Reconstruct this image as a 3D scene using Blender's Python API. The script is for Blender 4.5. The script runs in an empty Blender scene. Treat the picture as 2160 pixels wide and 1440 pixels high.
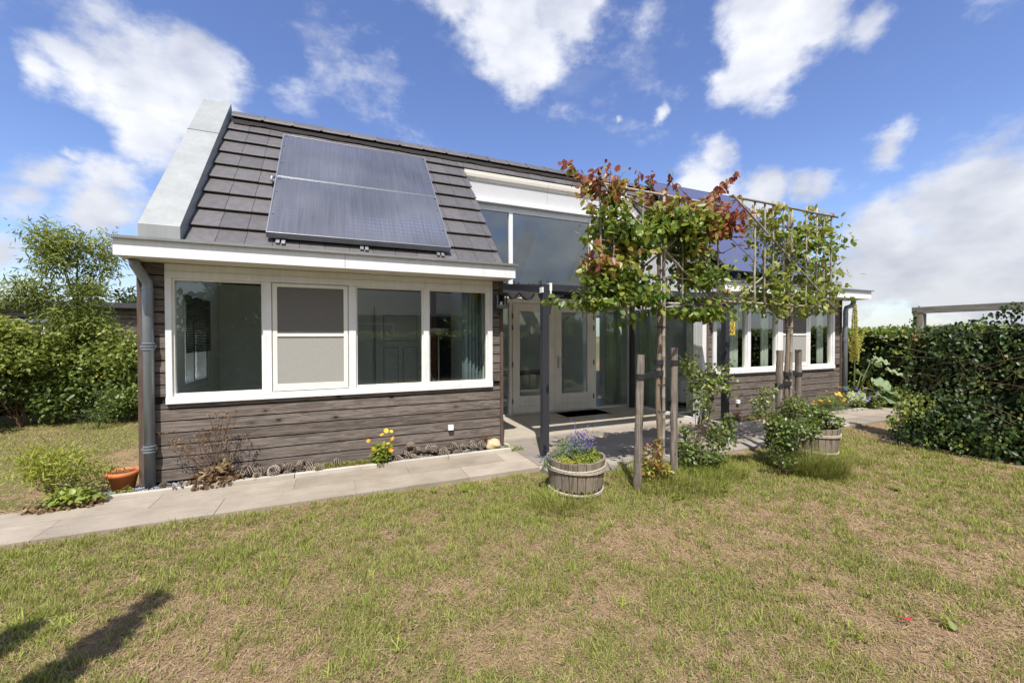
import bpy, math, random
import numpy as np
from mathutils import Matrix, Vector
scene = bpy.context.scene
C = scene.collection
PI = math.pi
rng = np.random.default_rng(7)
random.seed(7)

# ------------------------------------------------------------------ camera
cd = bpy.data.cameras.new("camera"); cam = bpy.data.objects.new("camera", cd); C.objects.link(cam)
_F = Vector((0.39224624, 0.91976663, -0.01312414)); _R = Vector((0.91983312, -0.39230434, -0.00208452)); _U = Vector((0.00706593, 0.01125437, 0.9999117))
_m = Matrix((_R, _U, -_F)).transposed().to_4x4(); _m.translation = Vector((1.9453, -5.5135, 1.6))
cam.matrix_world = _m
cd.sensor_width = 36; cd.lens = 857.62 / 2160 * 36; cd.clip_start = 0.05; cd.clip_end = 3000
scene.camera = cam
scene.view_settings.view_transform = 'Standard'; scene.view_settings.look = 'None'
scene.view_settings.exposure = 0.56; scene.view_settings.gamma = 1.0

# ------------------------------------------------------------------ sun
SUN = Vector((-0.23, -0.54, 1.0)).normalized()
sd = bpy.data.lights.new("sun", 'SUN'); sun = bpy.data.objects.new("sun", sd); C.objects.link(sun)
sd.energy = 4.6; sd.angle = math.radians(0.55); sd.color = (1.0, 0.955, 0.90)
sun.rotation_euler = SUN.to_track_quat('Z', 'Y').to_euler(); sun.location = (0, 0, 20)

# ------------------------------------------------------------------ world: sky and clouds
W = bpy.data.worlds.new("World"); scene.world = W; W.use_nodes = True
def sky_world():
    nt = W.node_tree; nt.nodes.clear(); N = nt.nodes.new; L = nt.links.new
    out = N('ShaderNodeOutputWorld')
    sky = N('ShaderNodeTexSky'); sky.sky_type = 'NISHITA'; sky.sun_disc = False
    sky.sun_elevation = math.asin(SUN.z); sky.sun_rotation = math.atan2(SUN.x, SUN.y) % (2 * PI)
    sky.altitude = 0; sky.air_density = 1.0; sky.dust_density = 0.1; sky.ozone_density = 3.6
    hs = N('ShaderNodeHueSaturation'); hs.inputs['Saturation'].default_value = 1.06; hs.inputs['Hue'].default_value = 0.514
    L(sky.outputs[0], hs.inputs['Color'])
    bg = N('ShaderNodeBackground'); bg.inputs[1].default_value = 0.135; L(hs.outputs[0], bg.inputs[0])
    tc = N('ShaderNodeTexCoord')
    nrm = N('ShaderNodeVectorMath'); nrm.operation = 'NORMALIZE'; L(tc.outputs['Generated'], nrm.inputs[0])
    # gentle warp of the direction so that outlines are ragged
    wn = N('ShaderNodeTexNoise'); wn.inputs['Scale'].default_value = 9; wn.inputs['Detail'].default_value = 5; wn.inputs['Roughness'].default_value = 0.6
    L(nrm.outputs[0], wn.inputs['Vector'])
    sb = N('ShaderNodeVectorMath'); sb.operation = 'SUBTRACT'; L(wn.outputs['Color'], sb.inputs[0]); sb.inputs[1].default_value = (.5, .5, .5)
    sc = N('ShaderNodeVectorMath'); sc.operation = 'SCALE'; sc.inputs['Scale'].default_value = 0.10; L(sb.outputs[0], sc.inputs[0])
    ad = N('ShaderNodeVectorMath'); ad.operation = 'ADD'; L(nrm.outputs[0], ad.inputs[0]); L(sc.outputs[0], ad.inputs[1])
    blobs = [[-0.295, 0.861, 0.415, 0.093], [-0.22, 0.868, 0.445, 0.082], [-0.352, 0.843, 0.406, 0.058], [-0.213, 0.894, 0.394, 0.071], [-0.298, 0.886, 0.356, 0.062], [-0.404, 0.827, 0.391, 0.04], [-0.314, 0.834, 0.454, 0.031], [-0.422, 0.871, 0.251, 0.052], [-0.372, 0.899, 0.23, 0.067], [-0.443, 0.871, 0.212, 0.054], [-0.4, 0.871, 0.285, 0.025], [0.292, 0.727, 0.622, 0.128], [0.335, 0.746, 0.575, 0.094], [0.198, 0.756, 0.624, 0.047], [0.342, 0.774, 0.532, 0.049], [0.396, 0.674, 0.624, 0.079], [0.681, 0.484, 0.549, 0.085], [0.701, 0.516, 0.492, 0.08], [0.722, 0.438, 0.536, 0.061], [0.676, 0.554, 0.486, 0.048], [0.779, 0.386, 0.494, 0.04], [0.714, 0.601, 0.36, 0.062], [0.711, 0.628, 0.316, 0.078], [0.781, 0.553, 0.291, 0.052], [0.82, 0.496, 0.286, 0.04], [0.931, 0.306, 0.2, 0.118], [0.902, 0.388, 0.188, 0.071], [0.937, 0.34, 0.085, 0.153], [0.941, 0.26, 0.216, 0.086], [0.902, 0.421, 0.092, 0.098], [0.961, 0.269, 0.063, 0.118], [0.865, 0.392, 0.314, 0.04], [-0.458, 0.878, 0.139, 0.036], [0.602, 0.661, 0.448, 0.02], [0.547, 0.698, 0.462, 0.011]]
    prev = None
    for x, y, z, r in blobs:
        d = N('ShaderNodeVectorMath'); d.operation = 'DISTANCE'; L(ad.outputs[0], d.inputs[0])
        l = math.sqrt(x*x+y*y+z*z); d.inputs[1].default_value = (x/l, y/l, z/l)
        m = N('ShaderNodeMapRange'); m.inputs['From Min'].default_value = r * 1.35; m.inputs['From Max'].default_value = 0.0; m.inputs['To Max'].default_value = min(1.0, .55 + r * 6)
        L(d.outputs['Value'], m.inputs['Value'])
        if prev is None: prev = m.outputs[0]
        else:
            q = N('ShaderNodeMath'); q.operation = 'SMOOTH_MAX'; q.inputs[2].default_value = 0.15
            L(prev, q.inputs[0]); L(m.outputs[0], q.inputs[1]); prev = q.outputs[0]
    def math_(op, a, b):
        q = N('ShaderNodeMath'); q.operation = op
        for i, v in enumerate((a, b)):
            if isinstance(v, (int, float)): q.inputs[i].default_value = v
            else: L(v, q.inputs[i])
        return q.outputs[0]
    # overcast behind the photographer and thin cloud low down
    dot = N('ShaderNodeVectorMath'); dot.operation = 'DOT_PRODUCT'; L(nrm.outputs[0], dot.inputs[0]); dot.inputs[1].default_value = (-.25, -.95, .1)
    back = N('ShaderNodeMapRange'); back.inputs['From Min'].default_value = 0.1; back.inputs['From Max'].default_value = 0.6; back.inputs['To Max'].default_value = 0.62
    L(dot.outputs['Value'], back.inputs['Value'])
    prev = math_('MAXIMUM', prev, back.outputs[0])
    fb = N('ShaderNodeTexNoise'); fb.inputs['Scale'].default_value = 5.5; fb.inputs['Detail'].default_value = 9; fb.inputs['Roughness'].default_value = 0.60
    mp = N('ShaderNodeMapping'); mp.inputs['Scale'].default_value = (1, 1, 1.7); L(nrm.outputs[0], mp.inputs[0]); L(mp.outputs[0], fb.inputs['Vector'])
    f2 = math_('MULTIPLY', math_('SUBTRACT', fb.outputs['Fac'], .5), 1.75)
    dens = math_('ADD', prev, f2)
    al = N('ShaderNodeMapRange'); al.interpolation_type = 'SMOOTHSTEP'
    al.inputs['From Min'].default_value = 0.14; al.inputs['From Max'].default_value = 0.64; L(dens, al.inputs['Value']); al.inputs['To Max'].default_value = .96
    # wisps everywhere, faint
    ws = N('ShaderNodeMapRange'); ws.interpolation_type = 'SMOOTHSTEP'; ws.inputs['From Min'].default_value = .56; ws.inputs['From Max'].default_value = .85; ws.inputs['To Max'].default_value = .24
    w2 = N('ShaderNodeTexNoise'); w2.inputs['Scale'].default_value = 3.1; w2.inputs['Detail'].default_value = 8; w2.inputs['Roughness'].default_value = .6; L(mp.outputs[0], w2.inputs['Vector']); L(w2.outputs['Fac'], ws.inputs['Value'])
    sx0 = N('ShaderNodeSeparateXYZ'); L(nrm.outputs[0], sx0.inputs[0]); lo = N('ShaderNodeMapRange'); lo.inputs['From Min'].default_value = .0; lo.inputs['From Max'].default_value = .15; lo.inputs['To Min'].default_value = .88; lo.inputs['To Max'].default_value = 0
    L(sx0.outputs['Z'], lo.inputs['Value'])
    alpha = math_('MAXIMUM', math_('MAXIMUM', al.outputs[0], ws.outputs[0]), lo.outputs[0])
    # cloud brightness: lit tops, greyer bellies
    sh = N('ShaderNodeTexNoise'); sh.inputs['Scale'].default_value = 7; sh.inputs['Detail'].default_value = 6; L(mp.outputs[0], sh.inputs['Vector'])
    shm = N('ShaderNodeMapRange'); shm.inputs['From Min'].default_value = .3; shm.inputs['From Max'].default_value = .62; L(sh.outputs['Fac'], shm.inputs['Value'])
    cr = N('ShaderNodeMix'); cr.data_type = 'RGBA'; cr.inputs[6].default_value = (.40, .43, .53, 1); cr.inputs[7].default_value = (.72, .735, .775, 1); L(shm.outputs[0], cr.inputs[0])
    bg2 = N('ShaderNodeBackground'); L(cr.outputs[2], bg2.inputs[0]); bg2.inputs[1].default_value = 0.93
    sx = N('ShaderNodeSeparateXYZ'); L(nrm.outputs[0], sx.inputs[0]); hz = N('ShaderNodeMapRange'); hz.inputs['From Min'].default_value = 0.0; hz.inputs['From Max'].default_value = .38; hz.inputs['To Min'].default_value = .66; hz.inputs['To Max'].default_value = .97
    L(sx.outputs['Z'], hz.inputs['Value']); L(hz.outputs[0], bg2.inputs[1])
    mx = N('ShaderNodeMixShader'); L(alpha, mx.inputs[0]); L(bg.outputs[0], mx.inputs[1]); L(bg2.outputs[0], mx.inputs[2])
    L(mx.outputs[0], out.inputs[0])
    W.cycles.sampling_method = 'MANUAL'; W.cycles.sample_map_resolution = 512
sky_world()

# ------------------------------------------------------------------ mesh helpers
class MB:
    def __init__(s): s.v = []; s.f = []; s.t = []; s.tint = 0.5
    def add(s, vs, fs):
        o = len(s.v); s.v.extend([tuple(p) for p in vs]); s.f.extend([tuple(i + o for i in f) for f in fs]); s.t.extend([s.tint] * len(vs)); return s
    def box(s, x0, x1, y0, y1, z0, z1):
        s.add([(x0,y0,z0),(x1,y0,z0),(x1,y1,z0),(x0,y1,z0),(x0,y0,z1),(x1,y0,z1),(x1,y1,z1),(x0,y1,z1)],
              [(0,3,2,1),(4,5,6,7),(0,1,5,4),(1,2,6,5),(2,3,7,6),(3,0,4,7)]); return s
    def bar(s, a, b, w, h, up=(0, 0, 1)):
        a = Vector(a); b = Vector(b); d = (b - a).normalized(); u = Vector(up)
        if abs(d.dot(u)) > .98: u = Vector((0, 1, 0))
        x = d.cross(u).normalized() * w / 2; u = x.cross(d).normalized() * h / 2
        s.add([a-x-u, a+x-u, a+x+u, a-x+u, b-x-u, b+x-u, b+x+u, b-x+u], [(0,1,2,3),(7,6,5,4),(0,4,5,1),(1,5,6,2),(2,6,7,3),(3,7,4,0)]); return s
    def prism(s, poly, axis, a0, a1):
        n = len(poly)
        def P(p, a):
            return {'x': (a, p[0], p[1]), 'y': (p[0], a, p[1]), 'z': (p[0], p[1], a)}[axis]
        s.add([P(p, a0) for p in poly] + [P(p, a1) for p in poly],
              [tuple(range(n)), tuple(range(2*n-1, n-1, -1))] + [(i, i+n, (i+1) % n + n, (i+1) % n) for i in range(n)]); return s
    def tube(s, pts, rad, n=8, cap=True):
        pts = [Vector(p) for p in pts]; m = len(pts)
        if not hasattr(rad, '__len__'): rad = [rad] * m
        vs = []; prevx = None
        for i, p in enumerate(pts):
            d = (pts[min(i+1, m-1)] - pts[max(i-1, 0)])
            if d.length < 1e-9: d = Vector((0, 0, 1))
            d.normalize()
            x = d.cross(Vector((0, 0, 1)) if abs(d.z) < .95 else Vector((0, 1, 0))).normalized() if prevx is None else (prevx - d * prevx.dot(d)).normalized()
            prevx = x; y = d.cross(x)
            for k in range(n):
                a = 2 * PI * k / n; vs.append(p + (x * math.cos(a) + y * math.sin(a)) * rad[i])
        fs = [(i*n+k, i*n+(k+1) % n, (i+1)*n+(k+1) % n, (i+1)*n+k) for i in range(m-1) for k in range(n)]
        if cap: fs += [tuple(range(n-1, -1, -1)), tuple(range((m-1)*n, m*n))]
        s.add(vs, fs); return s
    def lathe(s, prof, c=(0, 0, 0), n=24):
        m = len(prof); vs = [(c[0] + r*math.cos(2*PI*k/n), c[1] + r*math.sin(2*PI*k/n), c[2] + z) for r, z in prof for k in range(n)]
        fs = [(i*n+k, i*n+(k+1) % n, (i+1)*n+(k+1) % n, (i+1)*n+k) for i in range(m-1) for k in range(n)]
        s.add(vs, fs); return s
def newmesh(name, v, f, tint=None, smooth=False):
    me = bpy.data.meshes.new(name); me.from_pydata([tuple(p) for p in v], [], f); me.update()
    if tint is not None:
        a = me.attributes.new('tint', 'FLOAT', 'POINT'); a.data.foreach_set('value', np.asarray(tint, dtype=np.float32))
    if smooth: me.polygons.foreach_set('use_smooth', [True] * len(me.polygons))
    return me
def npmesh(name, v, loops, size, tint=None):
    """fast mesh: every face has `size` corners"""
    me = bpy.data.meshes.new(name); n = len(loops) // size
    me.vertices.add(len(v)); me.vertices.foreach_set('co', np.asarray(v, dtype=np.float32).ravel())
    me.loops.add(len(loops)); me.loops.foreach_set('vertex_index', np.asarray(loops, dtype=np.int32))
    me.polygons.add(n); me.polygons.foreach_set('loop_start', np.arange(0, n * size, size, dtype=np.int32))
    try: me.polygons.foreach_set('loop_total', np.full(n, size, dtype=np.int32))
    except Exception: pass
    me.update(calc_edges=True)
    if tint is not None:
        a = me.attributes.new('tint', 'FLOAT', 'POINT'); a.data.foreach_set('value', np.asarray(tint, dtype=np.float32).ravel())
    return me
def tag(o, label=None, cat=None, group=None, kind=None):
    if label: o['label'] = label
    if cat: o['category'] = cat
    if group: o['group'] = group
    if kind: o['kind'] = kind
    return o
def thing(name, label, cat, loc=(0, 0, 0), rz=0, group=None):
    o = bpy.data.objects.new(name, None); C.objects.link(o); o.location = loc; o.rotation_euler = (0, 0, rz); o.empty_display_size = .1
    return tag(o, label, cat, group)
def obj(name, m, mat, parent=None, smooth=False, loc=None, bevel=0, label=None):
    me = newmesh(name, m.v, m.f, m.t, smooth) if isinstance(m, MB) else m
    if mat is not None: me.materials.append(mat)
    o = bpy.data.objects.new(name, me); C.objects.link(o)
    if parent: o.parent = parent
    if loc: o.location = loc
    if bevel:
        b = o.modifiers.new('bevel', 'BEVEL'); b.width = bevel; b.segments = 2; b.limit_method = 'ANGLE'
    if label: o['label'] = label
    return o
def dup(root, loc=None, rz=None, label=None, scale=None):
    r = root.copy(); C.objects.link(r)
    if loc is not None: r.location = loc
    if rz is not None: r.rotation_euler = (0, 0, rz)
    if scale: r.scale = (scale,) * 3
    if label: r['label'] = label
    for ch in list(root.children):
        c = ch.copy(); C.objects.link(c); c.parent = r
        for g in list(ch.children):
            d = g.copy(); C.objects.link(d); d.parent = c
    return r

# ------------------------------------------------------------------ materials
def M_(name):
    m = bpy.data.materials.new(name); m.use_nodes = True; nt = m.node_tree; nt.nodes.clear()
    out = nt.nodes.new('ShaderNodeOutputMaterial'); b = nt.nodes.new('ShaderNodeBsdfPrincipled'); nt.links.new(b.outputs[0], out.inputs[0])
    return m, nt, b, out
def node(nt, t, **kw):
    n = nt.nodes.new(t)
    for k, v in kw.items():
        if k in n.inputs: n.inputs[k].default_value = v
        else: setattr(n, k, v)
    return n
def ramp(nt, src, stops, interp='LINEAR'):
    r = nt.nodes.new('ShaderNodeValToRGB'); r.color_ramp.interpolation = interp; e = r.color_ramp.elements
    while len(e) < len(stops): e.new(0.5)
    for i, (p, c) in enumerate(stops): e[i].position = p; e[i].color = (*c, 1)
    nt.links.new(src, r.inputs[0]); return r.outputs[0]
def mixc(nt, fac, a, b, mode='MIX'):
    m = nt.nodes.new('ShaderNodeMix'); m.data_type = 'RGBA'; m.blend_type = mode
    for i, v in ((0, fac), (6, a), (7, b)):
        if isinstance(v, (int, float)): m.inputs[i].default_value = v
        elif isinstance(v, tuple): m.inputs[i].default_value = (*v, 1)
        else: nt.links.new(v, m.inputs[i])
    return m.outputs[2]
def coord(nt, scale=(1, 1, 1), rot=(0, 0, 0), kind='Object'):
    tc = nt.nodes.new('ShaderNodeTexCoord'); mp = nt.nodes.new('ShaderNodeMapping'); mp.inputs['Scale'].default_value = scale; mp.inputs['Rotation'].default_value = rot
    nt.links.new(tc.outputs[kind], mp.inputs[0]); return mp.outputs[0]
def noise(nt, vec, scale, detail=5, rough=.55, dist=0, out='Fac'):
    n = node(nt, 'ShaderNodeTexNoise'); n.inputs['Scale'].default_value = scale; n.inputs['Detail'].default_value = detail; n.inputs['Roughness'].default_value = rough; n.inputs['Distortion'].default_value = dist
    nt.links.new(vec, n.inputs['Vector']); return n.outputs[out]
def bump(nt, b, h, strength=.3, dist=.01):
    n = node(nt, 'ShaderNodeBump'); n.inputs['Strength'].default_value = strength; n.inputs['Distance'].default_value = dist
    nt.links.new(h, n.inputs['Height']); nt.links.new(n.outputs[0], b.inputs['Normal'])
def attr(nt, name='tint'):
    a = nt.nodes.new('ShaderNodeAttribute'); a.attribute_name = name; return a.outputs['Fac']
def simple(name, col, rough=.6, metal=0, var=.12, scale=6, spec=.4, bmp=0, bscale=80):
    m, nt, b, _ = M_(name); v = coord(nt)
    n = noise(nt, v, scale, 6, .6)
    c = ramp(nt, n, [(.25, tuple(x * (1 - var) for x in col)), (.75, tuple(min(1, x * (1 + var)) for x in col))])
    nt.links.new(c, b.inputs['Base Color']); b.inputs['Roughness'].default_value = rough; b.inputs['Metallic'].default_value = metal; b.inputs['Specular IOR Level'].default_value = spec
    if bmp: bump(nt, b, noise(nt, v, bscale, 4), bmp, .004)
    return m
def wood_mat(name, dark, mid, light, along='x', tintvar=.25, knots=True, ring=26, rough=.75, knot_col=(.03, .02, .015)):
    m, nt, b, _ = M_(name)
    sc = {'x': (1.1, 9, 22), 'y': (9, 1.1, 22), 'z': (14, 14, .9)}[along]
    v = coord(nt, sc)
    tt = attr(nt)
    off = node(nt, 'ShaderNodeVectorMath', operation='SCALE'); off.inputs[0].default_value = (37, 17, 53); nt.links.new(tt, off.inputs['Scale'])
    ad = node(nt, 'ShaderNodeVectorMath', operation='ADD'); nt.links.new(v, ad.inputs[0]); nt.links.new(off.outputs[0], ad.inputs[1]); vv = ad.outputs[0]
    n1 = noise(nt, vv, 1.6, 8, .62, 1.2); n2 = noise(nt, vv, 7, 6, .7, .6)
    w = node(nt, 'ShaderNodeMath', operation='SINE'); mm = node(nt, 'ShaderNodeMath', operation='MULTIPLY'); mm.inputs[1].default_value = ring; nt.links.new(n1, mm.inputs[0]); nt.links.new(mm.outputs[0], w.inputs[0])
    ring_ = node(nt, 'ShaderNodeMapRange'); ring_.inputs['From Min'].default_value = -1; nt.links.new(w.outputs[0], ring_.inputs['Value'])
    n3 = noise(nt, vv, 26, 5, .75, .2); f = mixc(nt, .28, mixc(nt, .5, n2, n3), ring_.outputs[0])
    c = ramp(nt, f, [(.2, dark), (.5, mid), (.8, light)])
    t = ramp(nt, tt, [(0, (1 - tintvar,) * 3), (1, (1 + tintvar,) * 3)])
    c = mixc(nt, 1.0, c, t, 'MULTIPLY')
    if knots:
        ks = {'x': (3.6, 0.01, 7.6), 'y': (0.01, 2.6, 6.5), 'z': (5, 5, 1.6)}[along]
        kv = coord(nt, ks); vo = node(nt, 'ShaderNodeTexVoronoi'); vo.inputs['Scale'].default_value = 1.0; nt.links.new(kv, vo.inputs['Vector'])
        k = ramp(nt, vo.outputs['Distance'], [(0, (1, 1, 1)), (.075, (1, 1, 1)), (.12, (0, 0, 0))])
        c = mixc(nt, k, c, knot_col)
        k2 = ramp(nt, vo.outputs['Distance'], [(.10, (.60, .56, .54)), (.30, (1, 1, 1))]); c = mixc(nt, .8, c, k2, 'MULTIPLY')
    nt.links.new(c, b.inputs['Base Color']); b.inputs['Roughness'].default_value = rough; b.inputs['Specular IOR Level'].default_value = .3
    bump(nt, b, f, .5, .003)
    return m
def leaf_mat(name, stops, trans=.35, rough=.42, spec=.45):
    m, nt, b, out = M_(name)
    c = ramp(nt, attr(nt), stops)
    nt.links.new(c, b.inputs['Base Color']); b.inputs['Roughness'].default_value = rough; b.inputs['Specular IOR Level'].default_value = spec
    if trans > 0:
        tr = node(nt, 'ShaderNodeBsdfTranslucent'); g = node(nt, 'ShaderNodeHueSaturation'); g.inputs['Value'].default_value = 1.9; g.inputs['Hue'].default_value = .485; nt.links.new(c, g.inputs['Color']); nt.links.new(g.outputs[0], tr.inputs[0])
        mx = node(nt, 'ShaderNodeMixShader'); mx.inputs[0].default_value = trans; nt.links.new(b.outputs[0], mx.inputs[1]); nt.links.new(tr.outputs[0], mx.inputs[2]); nt.links.new(mx.outputs[0], out.inputs[0])
    return m
def glass_mat(name, tint=(.80, .88, .83), ior=1.5, boost=1.0):
    m, nt, b, out = M_(name); nt.nodes.remove(b)
    fr = node(nt, 'ShaderNodeFresnel'); fr.inputs['IOR'].default_value = ior
    mu = node(nt, 'ShaderNodeMath', operation='MULTIPLY', use_clamp=True); mu.inputs[1].default_value = boost; nt.links.new(fr.outputs[0], mu.inputs[0])
    t = node(nt, 'ShaderNodeBsdfTransparent'); t.inputs[0].default_value = (*tint, 1)
    g = node(nt, 'ShaderNodeBsdfGlossy'); g.inputs['Roughness'].default_value = 0.0; g.inputs['Color'].default_value = (.93, .98, .96, 1)
    v = coord(nt); bp = node(nt, 'ShaderNodeBump'); bp.inputs['Strength'].default_value = .05; bp.inputs['Distance'].default_value = .02; nt.links.new(noise(nt, v, 1.3, 1), bp.inputs['Height']); nt.links.new(bp.outputs[0], g.inputs['Normal'])
    mx = node(nt, 'ShaderNodeMixShader'); ge = node(nt, 'ShaderNodeNewGeometry'); om = node(nt, 'ShaderNodeMath', operation='SUBTRACT'); om.inputs[0].default_value = 1; nt.links.new(ge.outputs['Backfacing'], om.inputs[1]); m3 = node(nt, 'ShaderNodeMath', operation='MULTIPLY'); nt.links.new(mu.outputs[0], m3.inputs[0]); nt.links.new(om.outputs[0], m3.inputs[1]); nt.links.new(m3.outputs[0], mx.inputs[0]); nt.links.new(t.outputs[0], mx.inputs[1]); nt.links.new(g.outputs[0], mx.inputs[2]); nt.links.new(mx.outputs[0], out.inputs[0])
    return m
mt = {}
mt['clad'] = wood_mat('weathered_cladding', (.055, .043, .036), (.138, .113, .096), (.262, .225, .196), 'x', tintvar=.16)
mt['clad_y'] = wood_mat('weathered_cladding_side', (.060, .049, .043), (.150, .127, .112), (.285, .252, .226), 'y')
mt['board_z'] = wood_mat('corner_board_wood', (.07, .045, .035), (.12, .085, .07), (.17, .13, .11), 'z', knots=False)
mt['gap'] = simple('dark_gap', (.018, .015, .013), .9)
mt['white'] = simple('white_paint', (.79, .80, .81), .38, var=.03, scale=3, spec=.45)
def streaks(m, amt):
    nt = m.node_tree; b = [n for n in nt.nodes if n.type == 'BSDF_PRINCIPLED'][0]; src = b.inputs['Base Color'].links[0].from_socket
    k = ramp(nt, noise(nt, coord(nt, (22, 22, 1.2)), 1.0, 5, .6), [(.35, (1 - amt, 1 - amt * 1.1, 1 - amt * 1.35)), (.62, (1, 1, 1))]); k2 = ramp(nt, noise(nt, coord(nt), 4.5, 4), [(.3, (1 - amt,) * 3), (.6, (1, 1, 1))])
    nt.links.new(mixc(nt, 1, mixc(nt, 1, src, k, 'MULTIPLY'), k2, 'MULTIPLY'), b.inputs['Base Color'])
streaks(mt['white'], .07)
mt['grey_panel'] = simple('light_grey_panel', (.50, .50, .505), .5, var=.03, scale=3)
mt['cream'] = simple('cream_paint', (.82, .80, .74), .4, var=.03, scale=3, spec=.45)
streaks(mt['cream'], .06)
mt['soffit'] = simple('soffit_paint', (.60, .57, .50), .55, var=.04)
mt['zinc'] = simple('zinc_sheet', (.32, .335, .33), .5, .15, var=.12, scale=2.5, bmp=.05, bscale=3)
streaks(mt['zinc'], .07)
mt['pipe'] = simple('zinc_pipe', (.25, .28, .31), .38, .45, var=.12, scale=4)
mt['metal_lip'] = simple('metal_lip', (.34, .34, .34), .4, .7)
mt['lead'] = simple('dark_flashing', (.06, .06, .065), .6, .2)
mt['anthracite'] = simple('anthracite_metal', (.050, .052, .062), .38, .25, var=.06)
mt['fabric'] = simple('black_canopy_cloth', (.022, .022, .024), .85, var=.2, scale=20, bmp=.3, bscale=300)
def thin_mix(m, col, fac, kind):
    nt = m.node_tree; out = [n for n in nt.nodes if n.type == 'OUTPUT_MATERIAL'][0]; src = out.inputs[0].links[0].from_socket
    t = nt.nodes.new(kind); t.inputs[0].default_value = (*col, 1); mx = nt.nodes.new('ShaderNodeMixShader'); mx.inputs[0].default_value = fac
    nt.links.new(src, mx.inputs[1]); nt.links.new(t.outputs[0], mx.inputs[2]); nt.links.new(mx.outputs[0], out.inputs[0])
thin_mix(mt['fabric'], (.62, .60, .55), .42, 'ShaderNodeBsdfTranslucent')
mt['steel'] = simple('brushed_steel', (.55, .56, .57), .28, .9, var=.05)
mt['plastic'] = simple('white_plastic', (.82, .82, .80), .35, var=.02)
mt['strap'] = simple('black_rubber', (.025, .025, .027), .6)
mt['rope'] = simple('old_rope', (.42, .37, .29), .85, var=.35, scale=60, bmp=.8, bscale=220)
mt['terracotta'] = simple('terracotta', (.52, .155, .045), .6, var=.12, scale=8)
mt['soil'] = simple('dark_soil', (.035, .024, .016), .95, var=.5, scale=30, bmp=.8, bscale=60)
mt['stone'] = simple('beige_boulder', (.55, .42, .25), .6, var=.25, scale=9)
mt['gravel'] = simple('grey_gravel', (.24, .26, .29), .8, var=.45, scale=30)
mt['inner'] = simple('interior_wall', (.78, .78, .70), .7, var=.03)
mt['idoor'] = simple('interior_door_paint', (.80, .80, .74), .45, var=.02)
mt['ifloor'] = simple('interior_floor', (.42, .37, .30), .35, var=.12)
mt['navy'] = simple('navy_panel', (.02, .022, .035), .5)
mt['copper'] = simple('brown_post', (.16, .06, .025), .5)
mt['lampm'] = simple('lamp_metal', (.55, .53, .42), .35, .3)
mt['screen'] = simple('grey_screen_cloth', (.33, .32, .295), .85, var=.10, scale=90)
mt['mesh'] = simple('grey_screen_mesh', (.20, .19, .18), .85, var=.10, scale=90); thin_mix(mt['mesh'], (.9, .9, .9), .30, 'ShaderNodeBsdfTransparent')
mt['blind'] = simple('dark_blind', (.035, .032, .03), .6)
mt['mat'] = simple('door_mat_bristle', (.02, .02, .02), .95, var=.5, scale=120, bmp=1, bscale=200)
mt['yellow'] = simple('yellow_feeder_paint', (.62, .48, .07), .45)
mt['bark'] = wood_mat('tree_bark', (.07, .05, .035), (.16, .12, .085), (.30, .24, .18), 'z', knots=False, ring=14)
mt['cane'] = wood_mat('bamboo_cane', (.22, .19, .15), (.36, .32, .26), (.50, .45, .38), 'z', knots=False, ring=8)
mt['stake'] = wood_mat('stake_wood', (.075, .060, .048), (.19, .160, .130), (.33, .285, .235), 'z', knots=True, ring=12)
mt['barrel'] = wood_mat('weathered_staves', (.06, .045, .032), (.17, .135, .10), (.34, .29, .23), 'z', knots=False, ring=16)
mt['fencew'] = wood_mat('grey_fence_timber', (.10, .09, .075), (.20, .185, .16), (.32, .30, .26), 'y', knots=False)
mt['glass'] = glass_mat('window_glass', (.93, .955, .935), boost=3.0)
mt['glass_up'] = glass_mat('upper_glass', (.16, .19, .19), 1.6, 3.8)
mt['curtain'] = simple('pale_green_curtain', (.62, .66, .58), .8, var=.08)
mt['curtain_b'] = simple('teal_curtain', (.20, .25, .27), .8, var=.08)
mt['curtain_g'] = simple('green_curtain', (.40, .48, .38), .8, var=.08)
def tile_mat():
    m, nt, b, _ = M_('flat_roof_tile'); v = coord(nt)
    n = noise(nt, v, 14, 7, .65); c = ramp(nt, n, [(.3, (.088, .081, .079)), (.7, (.132, .123, .120))])
    t = ramp(nt, attr(nt), [(0, (.88,) * 3), (1, (1.12,) * 3)]); c = mixc(nt, 1, c, t, 'MULTIPLY')
    li = ramp(nt, noise(nt, v, 42, 4, .7), [(.66, (0, 0, 0)), (.74, (1, 1, 1))]); lm = ramp(nt, noise(nt, v, 1.3, 3), [(.5, (0, 0, 0)), (.7, (.5, .5, .5))]); c = mixc(nt, mixc(nt, 1, li, lm, 'MULTIPLY'), c, (.20, .20, .16))
    nt.links.new(c, b.inputs['Base Color']); b.inputs['Roughness'].default_value = .42; b.inputs['Specular IOR Level'].default_value = .55
    bump(nt, b, noise(nt, v, 160, 3), .15, .002); return m
mt['tile'] = tile_mat()
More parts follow.
